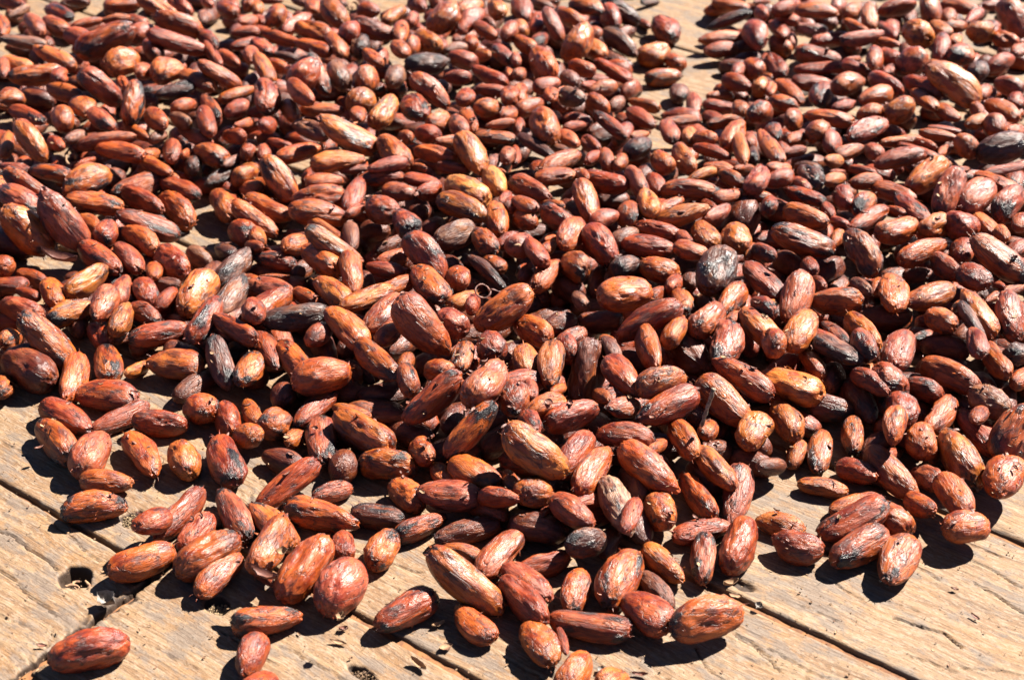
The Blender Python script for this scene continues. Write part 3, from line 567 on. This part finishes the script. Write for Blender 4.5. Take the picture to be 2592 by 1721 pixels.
# ------------------------------------------------------------------ placing them: every bean seen in the photograph
TINT = {'o': (0.245, 0.048, 0.006), 'r': (0.180, 0.026, 0.005), 't': (0.275, 0.068, 0.010), 'p': (0.225, 0.046, 0.018),
        'y': (0.330, 0.115, 0.025), 'd': (0.080, 0.015, 0.005), 'k': (0.055, 0.016, 0.009), 'g': (0.125, 0.045, 0.026), 'w': (0.28, 0.14, 0.10)}  # d: dark brown that also carries the shade on lower beans
BARE = [(1600, -20, 1800, 110), (1625, 40, 1800, 250), (425, 515, 555, 650), (60, 620, 215, 700), (1965, 115, 2020, 200)]
RIM = [(-100, 880), (0, 900), (250, 930), (500, 960), (600, 1050), (800, 1130), (1000, 1200), (1250, 1370), (1500, 1430), (1750, 1330), (1850, 1150), (2100, 1160), (2350, 1170), (2592, 1130), (2700, 1130)]
def heap(x, y):
    """thickness of the heap under the beans seen at this point of the photograph (metres)"""
    h = min(max((np.interp(x, [q[0] for q in RIM], [q[1] for q in RIM]) - y) / 330.0, 0.0), 1.0)
    for x0, y0, x1, y1 in BARE:
        d = math.hypot(max(x0 - x, 0, x - x1), max(y0 - y, 0, y - y1) * 1.4)
        h = min(h, d / (300.0 if x0 == 425 else 160.0))
    return (0.017 + 0.011 * min(max((700.0 - y) / 500.0, 0), 1)) * h
SCALE_TILE = 650.0 / 2316.0
seen = []
for tn, (ox, oy, rows) in TILES.items():
    for row in rows.split():
        a = row.split(',')
        cx, cy, L, W, ang = map(float, a[:5])
        seen.append([ox + cx * SCALE_TILE, oy + cy * SCALE_TILE, L * SCALE_TILE, W * SCALE_TILE, ang, a[5]])
# the same bean noted from two neighbouring tiles is kept once
keep = []
for s in seen:
    dup = False
    for k in keep:
        if math.hypot(s[0] - k[0], s[1] - k[1]) < 0.42 * min(s[3], k[3]): dup = True; break
    if not dup: keep.append(s)
seen = keep

SPH_T = np.array([-0.74, -0.40, 0.0, 0.40, 0.74])
SPH_R = np.array([0.62, 0.88, 0.98, 0.88, 0.62])
class Placed:
    def __init__(self): self.c = np.zeros((0, 3)); self.r = np.zeros(0)
    def add(self, c, r): self.c = np.concatenate([self.c, c]); self.r = np.concatenate([self.r, r])
    def near(self, p, d):
        m = np.abs(self.c - p).max(1) < d
        return self.c[m], self.r[m]
placed = Placed()

def spheres(pos, u, A, B):
    return pos[None, :] + SPH_T[:, None] * A * u[None, :], SPH_R * B

def hit(c, r, nc, nr, slack):
    if len(nr) == 0: return False
    d = np.linalg.norm(c[:, None] - nc[None], axis=2)
    return bool((d < (r[:, None] + nr[None]) * slack).any())

def frame_from(u, roll):
    u = u / np.linalg.norm(u)
    zz = np.array([0, 0, 1.0]); 
    if abs(u[2]) > 0.95: zz = np.array([0, 1.0, 0])
    v = np.cross(zz, u); v /= np.linalg.norm(v); w = np.cross(u, v)
    c, s = math.cos(roll), math.sin(roll)
    return np.stack([u, v * c + w * s, -v * s + w * c], 1)      # columns

def fit_axis(px, py, L, W, ang):
    """direction and half sizes of the bean whose outline in the photograph is this ellipse, lying on the table where it can"""
    P0 = unproject(px, py, 0.006)
    s = FPX / ((P0 - CAM) @ FWD)
    Lm, Wm = L / s, W / s
    a = math.radians(ang)
    rd = ray(px, py)
    ex = np.cross(rd, UPV); ex /= np.linalg.norm(ex); ey = np.cross(ex, rd)
    e = ex * math.cos(a) + ey * math.sin(a)                     # image direction in the view plane
    # flat solution: e + k*rd has no height
    k = -e[2] / rd[2]
    flat = e + k * rd
    q = 1 / np.linalg.norm(flat)
    val = (Lm ** 2 - Wm ** 2 * (1 - q * q)) / (q * q)
    LT = math.sqrt(max(val, Wm ** 2))
    lo, hi = 0.0175, 0.030
    lo = min(max(lo, Wm * 1.25), 0.026)
    sgn = 1 if k > 0 else -1
    if LT < lo or LT > hi:
        LT2 = min(max(LT, lo), max(hi, Lm))
        q2 = (Lm ** 2 - Wm ** 2) / max(LT2 ** 2 - Wm ** 2, 1e-9)
        q2 = math.sqrt(min(max(q2, 0.12), 1.0))
        u = e * q2 + rd * sgn * math.sqrt(max(0, 1 - q2 * q2))
        LT = LT2
    else:
        u = flat * q
    return u / np.linalg.norm(u), LT / 2 * 1.02, Wm / 2 * (1.03 + 0.08 * min(max((600.0 - py) / 400.0, 0.0), 1.0)), s

beans = []
order = sorted(range(len(seen)), key=lambda i: (0 if seen[i][5][0] == 'd' else 1, seen[i][1] + 0.25 * seen[i][3]))
for i in order:
    px, py, L, W, ang, look = seen[i]
    u, A, B, s = fit_axis(px, py, L, W, ang)
    rd = ray(px, py)
    zr = B * 0.90 + abs(u[2]) * (A - B) * 0.9
    P = unproject(px, py, zr + heap(px, py) * (0.35 if look[0] == 'd' else 1.0))
    t00 = np.linalg.norm(P - CAM)
    t0 = np.linalg.norm(unproject(px, py, 0.006) - CAM)
    nc, nr = placed.near(P, 0.055)
    t = t00
    slack = 0.80
    for _ in range(90):
        f = t / t0
        c, r = spheres(CAM + rd * t, u, A * f, B * f)
        if not hit(c, r, nc, nr, slack): break
        if (CAM + rd * t)[2] > 0.042: slack = 0.62
        if (CAM + rd * t)[2] > 0.050: break
        t -= 0.0006
    f = t / t0
    pos = CAM + rd * t
    c, r = spheres(pos, u, A * f, B * f)
    placed.add(c, r)
    beans.append(dict(px=px, py=py, L=L, W=W, ang=ang, look=look, pos=pos, u=u, A=A * f, B=B * f, area=L * W, kind='seen'))

# half thickness: keep the outline as wide as in the photograph while the bean is a little flat
vr = np.random.RandomState(3)
for b in beans:
    roll = vr.uniform(0, PI); flat = vr.uniform(0.72, 0.95)
    R = frame_from(b['u'], roll)
    rd = ray(b['px'], b['py'])
    side = np.cross(rd, b['u']); side /= np.linalg.norm(side)
    wv = abs(R[:, 1] @ side); wz = abs(R[:, 2] @ side)
    k = math.sqrt(wv ** 2 + (flat * wz) ** 2)
    b['R'] = R; b['sc'] = (b['A'], b['B'] / k, b['B'] * flat / k)

# ------------------------------------------------------------------ the beans under and around them
EX = np.array([b['px'] for b in beans]); EY = np.array([b['py'] for b in beans])
EL = np.array([b['L'] for b in beans]) / 2; EW = np.array([b['W'] for b in beans]) / 2
EA = np.radians([b['ang'] for b in beans]); ED = np.array([(b['pos'] - CAM) @ FWD for b in beans])
def covered(x, y, k=1.0):
    dx, dy = x - EX, -(y - EY)
    a = dx * np.cos(EA) + dy * np.sin(EA); c = -dx * np.sin(EA) + dy * np.cos(EA)
    return (a / (EL * k)) ** 2 + (c / (EW * k)) ** 2 < 1
hidden = []
fr = np.random.RandomState(11)
tries = 0
while tries < 10500:
    tries += 1
    x, y = fr.uniform(-20, 2612), fr.uniform(-20, 1400)
    A = fr.uniform(0.0095, 0.0125); B = fr.uniform(0.0052, 0.0066)
    z = B * 0.9 if tries < 10000 else B * 0.9 + fr.uniform(0.1, 0.45) * heap(x, y)
    if fr.rand() < (0.5 if y < 600 else 0.15): continue
    P = unproject(x, y, z)
    yaw = fr.uniform(0, PI); u = np.array([math.cos(yaw), math.sin(yaw), fr.uniform(-0.12, 0.12)]); u /= np.linalg.norm(u)
    if y > np.interp(x, [q[0] for q in RIM], [q[1] for q in RIM]): continue
    if any(x0 < x < x1 and y0 < y < y1 for x0, y0, x1, y1 in BARE): continue
    c, r = spheres(P, u, A, B)
    nc, nr = placed.near(P, 0.05)
    if hit(c, r, nc, nr, 0.64): continue
    # must be hidden, or in the gaps between beans, and never in front of a bean of the photograph
    X, Y, D = project(c)
    v = np.array([-u[1], u[0], 0])
    e1 = project(P + v * B); e2 = project(P - v * B); e3 = project(P + UPV * B); e4 = project(P - UPV * B)
    pts = [(a, b_) for a, b_ in zip(X, Y)] + [(q[0], q[1]) for q in (e1, e2, e3, e4)]
    if any(x0 < a < x1 and y0 < b_ < y1 for a, b_ in pts for x0, y0, x1, y1 in BARE): continue
    cov = 0; bad = 0
    for (a, b_) in pts:
        m = covered(a, b_, 0.9)
        if m.any():
            cov += 1
            if (ED[m] > D[2] + 0.001).any(): bad += 1
    if bad > 0 or cov < 3: continue
    placed.add(c, r)
    hidden.append(dict(pos=P, u=u, A=A, B=B, look='d' if fr.rand() < 0.5 else fr.choice(['r', 'rb']), kind='hidden'))  # dark tints paint the shade of the gaps into these beans

# the heap goes on outside the picture
def edge_y(x):                     # front edge of the heap in table space (metres)
    return -0.045 if x < 0 else -0.09
outer = []
tries = 0
while tries < 3600:
    tries += 1
    x, y = fr.uniform(-0.50, 0.52), fr.uniform(-0.16, 0.56)
    X, Y, D = project((x, y, 0.006))
    if -45 < X < W0 + 45 and -40 < Y < H0 + 60: continue
    if y < edge_y(x) + 0.03 * math.sin(x * 31) or Y > H0: continue
    if x > 0 and Y > 1250: continue
    if x < 0 and Y > 1150: continue
    if abs(x) > 0.30 + 0.33 * (y + 0.2) + 0.06 or y > 0.545: continue
    A = fr.uniform(0.0095, 0.0130); B = fr.uniform(0.0050, 0.0066)
    yaw = fr.uniform(0, PI); u = np.array([math.cos(yaw), math.sin(yaw), fr.uniform(-0.25, 0.25)]); u /= np.linalg.norm(u)
    P = np.array([x, y, B * 0.9 + abs(u[2]) * A * 0.7])
    nc, nr = placed.near(P, 0.06)
    ok = False
    for _ in range(22):
        c, r = spheres(P, u, A, B)
        if not hit(c, r, nc, nr, 0.84): ok = True; break
        P = P + np.array([0, 0, 0.0012])
    if not ok: continue
    placed.add(c, r)
    outer.append(dict(pos=P, u=u, A=A, B=B, look=fr.choice(['o', 'o', 'r', 'r', 't', 'p', 'ob', 'rb', 'k', 'd', 'g']), kind='outer'))
for b in hidden + outer:
    b['R'] = frame_from(b['u'], fr.uniform(0, PI)); b['sc'] = (b['A'], b['B'], b['B'] * fr.uniform(0.78, 0.98))
print("seen", len(beans), "hidden", len(hidden), "outer", len(outer), "zmax", max(b['pos'][2] for b in beans), "mean z", np.mean([b['pos'][2] for b in beans]))

def look_values(look, r):
    t = np.array(TINT[look[0]]) * r.uniform(0.82, 1.18)
    t = t * np.array([1.0, r.uniform(0.9, 1.12), r.uniform(0.88, 1.15)])
    ch = r.uniform(0.05, 0.62)
    if 'b' in look[1:]: ch = r.uniform(0.74, 0.92)
    if look[0] == 'k': ch = r.uniform(0.88, 1.0)
    if look[0] == 'w': ch = 0.86
    if look[1:] in ('k', 'g', 'p'): ch = 0.7
    return tuple(float(min(q, 0.9)) for q in t), float(ch), float(r.uniform(0, 1))

# ------------------------------------------------------------------ the 300 that show largest: one object each
def in_frame_area(b):
    x0, x1 = max(0, b['px'] - b['L'] / 2), min(W0, b['px'] + b['L'] / 2)
    y0, y1 = max(0, b['py'] - b['W'] / 2), min(H0, b['py'] + b['W'] / 2)
    f = max(0, x1 - x0) * max(0, y1 - y0) / (b['L'] * b['W'])
    return b['area'] * min(1, f) * (0.45 if b['look'][0] == 'd' else 1.0)
ranked = sorted(beans, key=in_frame_area, reverse=True)
single, mass = ranked[:300], ranked[300:]

# --- words for each of them
HUE = {'y': 'golden yellow', 'o': 'orange-brown', 'r': 'rust-red', 't': 'pale tan', 'p': 'pinkish brown', 'd': 'shade-tinted dark-brown', 'k': 'blackened', 'g': 'greyish', 'w': 'whitish'}
def size_word(b):
    q = b['W'] / b['L']; l = b['A'] * 2000
    if l > 26.5: return 'long'
    if l < 18.5: return 'small'
    if q > 0.72: return 'rounded'
    if q < 0.43: return 'slim'
    return 'oval'
def tone_words(b):
    w = HUE[b['look'][0]]
    return w
def patch(b):
    return 'black-patched ' if 'b' in b['look'][1:] or b['look'][1:] == 'k' else ''
def lean(b):
    a = b['ang'] % 180
    if b['W'] / b['L'] > 0.86: return 'seen end on'
    if a < 15 or a > 165: return 'lying crosswise'
    if 75 <= a <= 105: return 'pointing away'
    return 'slanting like a slash' if a < 75 else 'slanting like a backslash'
MARKS = [((1790, 1030), 'near the upright twig'), ((1600, 1290), 'near the split whitish bean'), ((187, 1462), 'near the round knot hole'),
         ((2540, 360), 'near the big blackened bean'), ((1700, 150), 'near the bare strip between heaps'), ((500, 580), 'near the small bare patch of wood'),
         ((1180, 480), 'near the dented yellow bean'), ((1220, 735), 'near the curled husk ring'), ((1155, 600), 'near the grey mouldy bean'),
         ((1812, 690), 'near the widest charred bean'), ((1790, 1565), 'near the dimpled tan bean'), ((60, 1650), 'near the rough plank joint'),
         ((2000, 1600), 'near the open table seam'), ((130, 670), 'near the tangled husk'), ((860, 1480), 'near the plump rosy bean'),
         ((2450, 1230), 'near the edge of the heap beside bare wood'), ((640, 1500), 'near the knot hollow'), ((330, 1180), 'near the heap edge above the knot hole'),
         ((1040, 1120), 'in the heap above the plank seam'), ((2150, 850), 'in the heap over the open seam'), ((500, 850), 'in the heap behind the loose beans')]
def mark_of(b):
    return min(MARKS, key=lambda m: math.hypot(m[0][0] - b['px'], (m[0][1] - b['py'])))[1]
def rel(b, o):
    dx, dy = b['px'] - o['px'], b['py'] - o['py']
    if abs(dy) > 0.8 * abs(dx): return 'above' if dy < 0 else 'below'
    return 'beside'
used = set()
def words_for(b):
    near = sorted(single, key=lambda o: math.hypot(o['px'] - b['px'], o['py'] - b['py']))[1:9]
    head = f"{size_word(b)} {patch(b)}{tone_words(b)} bean"
    cands = [f"{head} {lean(b)}, {mark_of(b)}"]
    for o in near:
        cands.append(f"{head} {rel(b, o)} a {size_word(o)} {patch(o)}{tone_words(o)} one, {mark_of(b)}")
    for o in near:
        cands.append(f"{head} {lean(b)} {rel(b, o)} a {size_word(o)} {tone_words(o)} bean")
    for o in near:
        for q in near:
            if o is not q: cands.append(f"{head} between a {size_word(o)} {tone_words(o)} and a {size_word(q)} {tone_words(q)} bean, {lean(b)}")
    return [c for c in cands if 4 <= len(c.replace(',', '').split()) <= 16]
options = {id(b): words_for(b) for b in single}
first = {}
for b in single: first[options[id(b)][0]] = first.get(options[id(b)][0], 0) + 1
for b in single:
    o = options[id(b)]
    if first[o[0]] == 1: b['label'] = o[0]; used.add(o[0])
for b in single:
    if 'label' in b: continue
    for c in options[id(b)][1:]:
        if c not in used: b['label'] = c; used.add(c); break
    else: b['label'] = options[id(b)][1]
SPECIAL = {(1564, 1281): "whitish split bean with black cracks, standing among rust-red beans",
           (1789, 1564): "biggest dimpled tan bean lying on the bare plank near the open seam",
           (1180, 486): "flat dented yellow bean lying on a tan one in the heap",
           (1811, 691): "widest charred black bean standing on edge in the heap",
           (225, 1646): "lone rust-red bean lying across the rough joint between planks",
           (863, 1486): "plump rosy bean with a round pock, resting on the plank seam"}
vr = np.random.RandomState(5)
CRINKLY = {'w': 24}
for b in single:
    for (sx, sy), txt in SPECIAL.items():
        if math.hypot(b['px'] - sx, b['py'] - sy) < 14: b['label'] = txt
    vi = vr.randint(0, 18) if vr.rand() < 0.82 else vr.randint(18, 23)
    if b['look'][0] == 'w': vi = 25
    o = add_obj("cocoa_bean", VARIANT_MESH[vi])
    R = b['R'] if vr.rand() < 0.5 else b['R'] @ np.diag([-1, -1, 1.0])
    M = Matrix([[R[i][j] * b['sc'][j] for j in range(3)] + [b['pos'][i]] for i in range(3)] + [[0, 0, 0, 1]])
    o.matrix_world = M
    t, ch, sd = look_values(b['look'], vr)
    o['tint'] = t; o['char'] = ch; o['seed'] = sd * 10
    o['label'] = b['label']; o['category'] = "cocoa bean"; o['group'] = "cocoa beans spread out to dry"

def build_mass(name, items, shapes, seed):
    r = np.random.RandomState(seed)
    VV, FF, LL, TT, CC, SS = [], [], [], [], [], []
    base = 0
    for b in items:
        V, T, LC = shapes[r.randint(len(shapes))]
        R = b['R'] if r.rand() < 0.5 else b['R'] @ np.diag([-1, -1, 1.0])
        VV.append((V * np.array(b['sc'])) @ R.T + b['pos']); FF.append(T + base); LL.append(LC)
        t, ch, sd = look_values(b['look'], r)
        n = len(V); base += n
        TT.append(np.tile(t, (n, 1))); CC.append(np.full(n, ch)); SS.append(np.full(n, sd * 10))
    me = make_mesh(name, np.concatenate(VV), np.concatenate(FF), M_BEAN_MASS, True,
                   {"lc": ('FLOAT_VECTOR', np.concatenate(LL)), "tint": ('FLOAT_VECTOR', np.concatenate(TT)),
                    "char": ('FLOAT', np.concatenate(CC)), "seed": ('FLOAT', np.concatenate(SS))})
    return me
allmass = build_mass("cocoa_beans", mass, LOW, 21)
o = add_obj("cocoa_beans", allmass, kind='stuff')
o['label'] = "hundreds of smaller reddish brown beans spread across the far part of the table"
under = build_mass("buried_beans", hidden + outer, LOWER, 22)
o = add_obj("buried_beans", under, kind='stuff')
o['label'] = "shade-tinted dark beans lying underneath and behind the heap in shade"

# ------------------------------------------------------------------ small things
def surface_z(x, y):
    """top of the heap under a table point"""
    m = (np.hypot(placed.c[:, 0] - x, placed.c[:, 1] - y) < placed.r)
    if not m.any(): return 0.0
    dd = np.hypot(placed.c[m, 0] - x, placed.c[m, 1] - y)
    return float((placed.c[m, 2] + np.sqrt(np.maximum(placed.r[m] ** 2 - dd ** 2, 0))).max())

def flake_mesh(r, L, W, curl, n=7, m=4, thick=0.00025):
    V, F = [], []
    rag = [1 + r.uniform(-.25, .25) for _ in range(n + 1)]
    for side in (0, 1):
        for i in range(n + 1):
            t = i / n * 2 - 1
            wd = W / 2 * max(0.06, (1 - abs(t) ** 2.2)) * rag[i]
            for j in range(m + 1):
                s = j / m * 2 - 1
                V.append((L / 2 * t * math.cos(0.4 * curl * t), s * wd, curl * W * 0.5 * (s * s) + curl * L * 0.16 * t * t + 0.00015 * r.uniform(-1, 1) * L * 100 + side * thick))
    k = (n + 1) * (m + 1)
    for side in (0, 1):
        for i in range(n):
            for j in range(m):
                a = side * k + i * (m + 1) + j
                q = (a, a + m + 1, a + m + 2, a + 1)
                F.append(q if side == 0 else q[::-1])
    rim = [i * (m + 1) for i in range(n + 1)] + [n * (m + 1) + j for j in range(1, m + 1)] + [i * (m + 1) + m for i in range(n - 1, -1, -1)] + [j for j in range(m - 1, 0, -1)]
    for a, b in zip(rim, rim[1:] + rim[:1]): F.append((a, b, b + k, a + k))
    return V, F

def tube(pts, rads, na=8, seed=0, rough=0.0):
    pts = [np.array(p, float) for p in pts]; V, F = [], []
    r = np.random.RandomState(seed)
    nrm = None
    for i, p in enumerate(pts):
        d = pts[min(i + 1, len(pts) - 1)] - pts[max(i - 1, 0)]; d /= np.linalg.norm(d)
        if nrm is None:
            nrm = np.cross(d, (0.3, 0.5, 0.8)); 
        nrm = nrm - d * (nrm @ d); nrm /= np.linalg.norm(nrm); bi = np.cross(d, nrm)
        for k in range(na):
            a = 2 * PI * k / na; q = rads[i] * (1 + rough * r.uniform(-1, 1))
            V.append(p + (nrm * math.cos(a) + bi * math.sin(a)) * q)
    for i in range(len(pts) - 1):
        for k in range(na):
            a = i * na + k; b = i * na + (k + 1) % na
            F.append((a, b, b + na, a + na))
    V.append(pts[0]); V.append(pts[-1]); c0, c1 = len(V) - 2, len(V) - 1
    for k in range(0, na, 2):
        F.append((c0, (k + 2) % na, (k + 1) % na, k))
        e = (len(pts) - 1) * na
        F.append((c1, e + k, e + k + 1, e + (k + 2) % na))
    return V, F

br = np.random.RandomState(31)
FLAKES = [  # photograph x, y, length mm, width mm, yaw, curl, material, label
    (1110, 1586, 5.5, 2.0, 30, .7, M_HUSK, "small arched tan husk chip between two beans on the bare plank"),
    (1060, 1688, 8.0, 2.6, 140, 1.0, M_HUSK, "curved boat-shaped husk sliver alone on the plank below the seam"),
    (857, 1630, 6.5, 1.6, 165, .5, M_HUSK, "thin tan husk shred lying flat on the plank between two seams"),
    (1128, 1643, 5.0, 4.0, 20, .3, M_HUSK, "flat pale husk scrap at the shadow edge of an orange bean"),
    (862, 1565, 4.0, 3.0, 60, .9, M_HUSK, "crumpled brown husk crumb under the plump rosy bean"),
    (870, 1598, 3.6, 2.2, 10, .9, M_HUSK_RED, "tiny reddish husk crumb beside the plank seam"),
    (277, 1530, 8.5, 6.0, 150, 1.1, M_GREY_HUSK, "grey fragment of shell perched on the rough plank joint"),
    (668, 1461, 13.0, 4.2, 150, .8, M_HUSK_RED, "pinkish sliver of bean shell leaning below the stacked beans"),
    (2415, 1495, 3.0, 1.2, 160, .6, M_HUSK_RED, "small dark splinter on the pale bare plank"),
    (2467, 1565, 4.0, 1.2, 130, .6, M_HUSK_RED, "dark wood splinter caught in a crack of the pale plank"),
    (1850, 1480, 6.5, 3.0, 20, .9, M_HUSK, "dry curled leaf scrap at the shaded end of the open seam"),
    (1862, 1513, 5.0, 2.6, 160, .3, M_HUSK, "light husk scrap bridging the open seam"),
    (1918, 1540, 3.5, 3.0, 50, .8, M_GREY_HUSK, "grey crumb stuck inside the open seam"),
    (1620, 1711, 6.0, 1.6, 170, .8, M_HUSK_RED, "dark curled shred on the plank beside the tan bean"),
    (1520, 1701, 3.2, 2.6, 50, .7, M_GREY_HUSK, "small grey husk crumb between the two lowest beans"),
    (107, 1637, 4.0, 1.4, 175, .5, M_HUSK_RED, "tiny dark bark scrap near the rough plank joint"),
    (1240, 743, 0, 0, 0, 0, None, ""),
    (100, 1135, 4.0, 1.6, 30, .6, M_HUSK_RED, "reddish speck of husk beside a bean shadow"),
    (715, 1400, 4.5, 3.5, 0, .8, M_HUSK, "pale yellow crumb of husk under two leaning beans"),
    (215, 640, 26.0, 9.0, 20, .6, M_HUSK, "large torn tan husk sheet lying between beans"),
    (150, 660, 20.0, 6.0, 160, .8, M_HUSK_RED, "dark folded husk strip in the shade of a big bean"),
    (1195, 22, 0, 0, 0, 0, None, ""),
]
for (x, y, L, W, yaw, curl, mat, label) in FLAKES:
    if mat is None: continue
    V, F = flake_mesh(br, L / 1000, W / 1000, curl)
    o = add_obj("husk_flake", make_mesh("husk_flake", V, F, mat), label=label, category="husk flake", group="scraps of dry husk")
    g = unproject(x, y); z = surface_z(g[0], g[1])
    g = unproject(x, y, z + 0.0006) if z > 0 else g
    o.location = (g[0], g[1], z + 0.0007)
    o.rotation_euler = (br.uniform(-.25, .25), br.uniform(-.12, .12), math.radians(yaw))

# curly shreds inside the round knot hole
SHREDS = [(-30, 2, .0010, 5, "short blunt tan shred at the near rim of the round knot hole"), (-14, 8, .0013, 8, "hooked tan husk shred low in the round knot hole"),
          (2, 6, .0012, 12, "small tangled husk shred in the middle of the round knot hole"), (12, -4, .0022, 11, "widest looped husk shred inside the round knot hole")]
for k, (sx, sy, rr, n, label) in enumerate(SHREDS):
    hx, hy = unproject(187 + sx, 1476 + sy)[:2]
    ph = br.uniform(0, 6)
    pts = [(rr * (1 + .12 * t) * math.cos(ph + t * .55), rr * .9 * math.sin(ph + t * .55), .0004 * t) for t in range(n)]
    V, F = tube(pts, [.00050 + .0002 * math.sin(t) for t in range(n)], 6, k, .35)
    o = add_obj("husk_shred", make_mesh("husk_shred", V, F, M_HUSK), label=label, category="husk shred", group="shreds in the round knot hole")
    o.location = (hx, hy, -0.0056 + .0010 * k)
    o.rotation_euler = (br.uniform(-.5, .5), br.uniform(-.5, .5), br.uniform(0, 6))

# the twig standing among the beans
tb = ray(1776, 1078); tt = ray(1806, 984)
gb = unproject(1776, 1078, 0.026); gt = unproject(1806, 984, 0.044)
n = 12
pts = [gb + (gt - gb) * (i / n) + np.array([br.uniform(-1, 1), br.uniform(-1, 1), 0]) * 0.0002 for i in range(n + 1)]
V, F = tube(pts, [.0008 + .00012 * math.sin(i * 2.1) + (.0003 if i == n else 0) for i in range(n + 1)], 10, 3, .12)
add_obj("twig", make_mesh("twig", V, F, M_TWIG), label="short pale speckled twig sticking upright out of the beans", category="twig")

def coil(name, x, y, z, rr, turns, th, mat, label, squash=1.0, seed=1, tail=0.0):
    r = np.random.RandomState(seed); n = int(14 * turns) + 4
    pts = []
    for i in range(n):
        a = 2 * PI * turns * i / n
        pts.append((rr * math.cos(a) * (1 + .1 * i / n), rr * squash * math.sin(a), th * 2.2 * i / n * turns + r.uniform(-1, 1) * th * .3))
    for i in range(8):
        if tail: pts.append((pts[-1][0] + tail / 8, pts[-1][1] + r.uniform(-1, 1) * th, pts[-1][2] + r.uniform(-.5, .8) * th))
    V, F = tube(pts, [th * (0.8 + 0.3 * math.sin(i * 1.7)) for i in range(len(pts))], 6, seed, .25)
    o = add_obj(name, make_mesh(name, V, F, mat), label=label, category="husk strand")
    P = unproject(x, y, z); o.location = P
    o.rotation_euler = (0.7, 0.2, 0.3)
    return o
coil("husk_strand", 1221, 738, 0.030, .0034, 1.1, .0005, M_HUSK_RED, "thin brown husk strand curled into a ring on the beans", 1, 2, .010)
coil("husk_strand", 898, 40, 0.022, .0045, .5, .0011, M_HUSK, "tan wavy husk strand hanging over the farthest beans", 2.2, 4, .004)
coil("husk_strand", 180, 402, 0.020, .0026, .7, .0010, M_HUSK, "tan hooked husk strand between two orange beans", 2.0, 6, 0)
coil("husk_strand", 2330, 410, 0.022, .0040, .6, .0005, M_HUSK_RED, "fine brown husk strand trailing over a long red bean", 2.0, 9, .006)

# shreds, fibres and crumbs caught on and between the beans
def scatter(name, label, count, region, mats, lmin, lmax, seed, on_beans):
    r = np.random.RandomState(seed); VV, FF = [], []; base = 0; made = 0; tries = 0
    while made < count and tries < count * 6:
        tries += 1
        x, y = r.uniform(region[0], region[2]), r.uniform(region[1], region[3])
        g = unproject(x, y); z = surface_z(g[0], g[1])
        if on_beans != (z > 0.004): continue
        L = r.uniform(lmin, lmax) / 1000
        V, F = flake_mesh(r, L, L * r.uniform(.15, .7), r.uniform(-1.1, 1.1), 4, 2, L * 0.07)
        e = Matrix.Rotation(r.uniform(0, 6.3), 3, 'Z') @ Matrix.Rotation(r.uniform(-.7, .7) * (1 if on_beans else .4), 3, 'X')
        E = np.array(e)
        V = np.array(V) @ E.T + np.array([g[0], g[1], z + L * (0.15 if on_beans else .08) + (0 if on_beans else .0003)])
        VV.append(V); FF.append(np.array(F) + base); base += len(V); made += 1
    me = make_mesh(name, np.concatenate(VV), np.concatenate(FF), mats)
    add_obj(name, me, kind='stuff', label=label)
scatter("husk_litter", "red and tan shreds of husk caught on the beans", 900, (-60, -60, 2650, 1400), M_HUSK_RED, 1.2, 4.2, 41, True)
scatter("husk_crumbs", "tan flecks of dry husk lying on the beans", 420, (-60, -60, 2650, 1500), M_HUSK, 0.8, 3.4, 42, True)
scatter("wood_crumbs", "brown crumbs strewn over the bare planks", 650, (-60, 850, 2650, 1760), M_CRUMB, 0.3, 1.25, 43, False)
scatter("pale_crumbs", "pale flecks strewn over the bare planks", 260, (-60, 0, 2650, 1760), M_HUSK, 0.5, 1.8, 44, False)

# rotten wood crumbs packed in the shallow hollows
def hollow_fill(x, y, ru, rv, z, count, seed, mat):
    r = np.random.RandomState(seed); VV, FF = [], []; base = 0
    g = unproject(x, y)
    for _ in range(count):
        a, q = r.uniform(0, 2 * PI), math.sqrt(r.uniform(0, 1))
        L = r.uniform(.5, 1.5) / 1000
        V, F = flake_mesh(r, L, L * r.uniform(.4, .9), r.uniform(-1, 1), 3, 2, L * .3)
        E = np.array(Matrix.Rotation(r.uniform(0, 6.3), 3, 'Z') @ Matrix.Rotation(r.uniform(-1, 1), 3, 'X'))
        VV.append(np.array(V) @ E.T + np.array([g[0] + ru / 1000 * q * math.cos(a), g[1] + rv / 1000 * q * math.sin(a), z / 1000 + r.uniform(0, .0008)]))
        FF.append(np.array(F) + base); base += len(V)
    add_obj("rot_crumbs", make_mesh("rot_crumbs", np.concatenate(VV), np.concatenate(FF), mat), kind='stuff', label="loose crumbs of rotten wood in a hollow of the plank")
hollow_fill(556, 1542, 4.6, 3.6, -2.2, 170, 51, M_SAWDUST)
hollow_fill(335, 1318, 4.4, 4.0, -1.2, 150, 52, M_SAWDUST)
hollow_fill(918, 1708, 6.0, 3.4, -2.2, 160, 53, M_CRUMB)
hollow_fill(172, 1482, 4.2, 3.0, -6.3, 60, 54, M_SAWDUST)
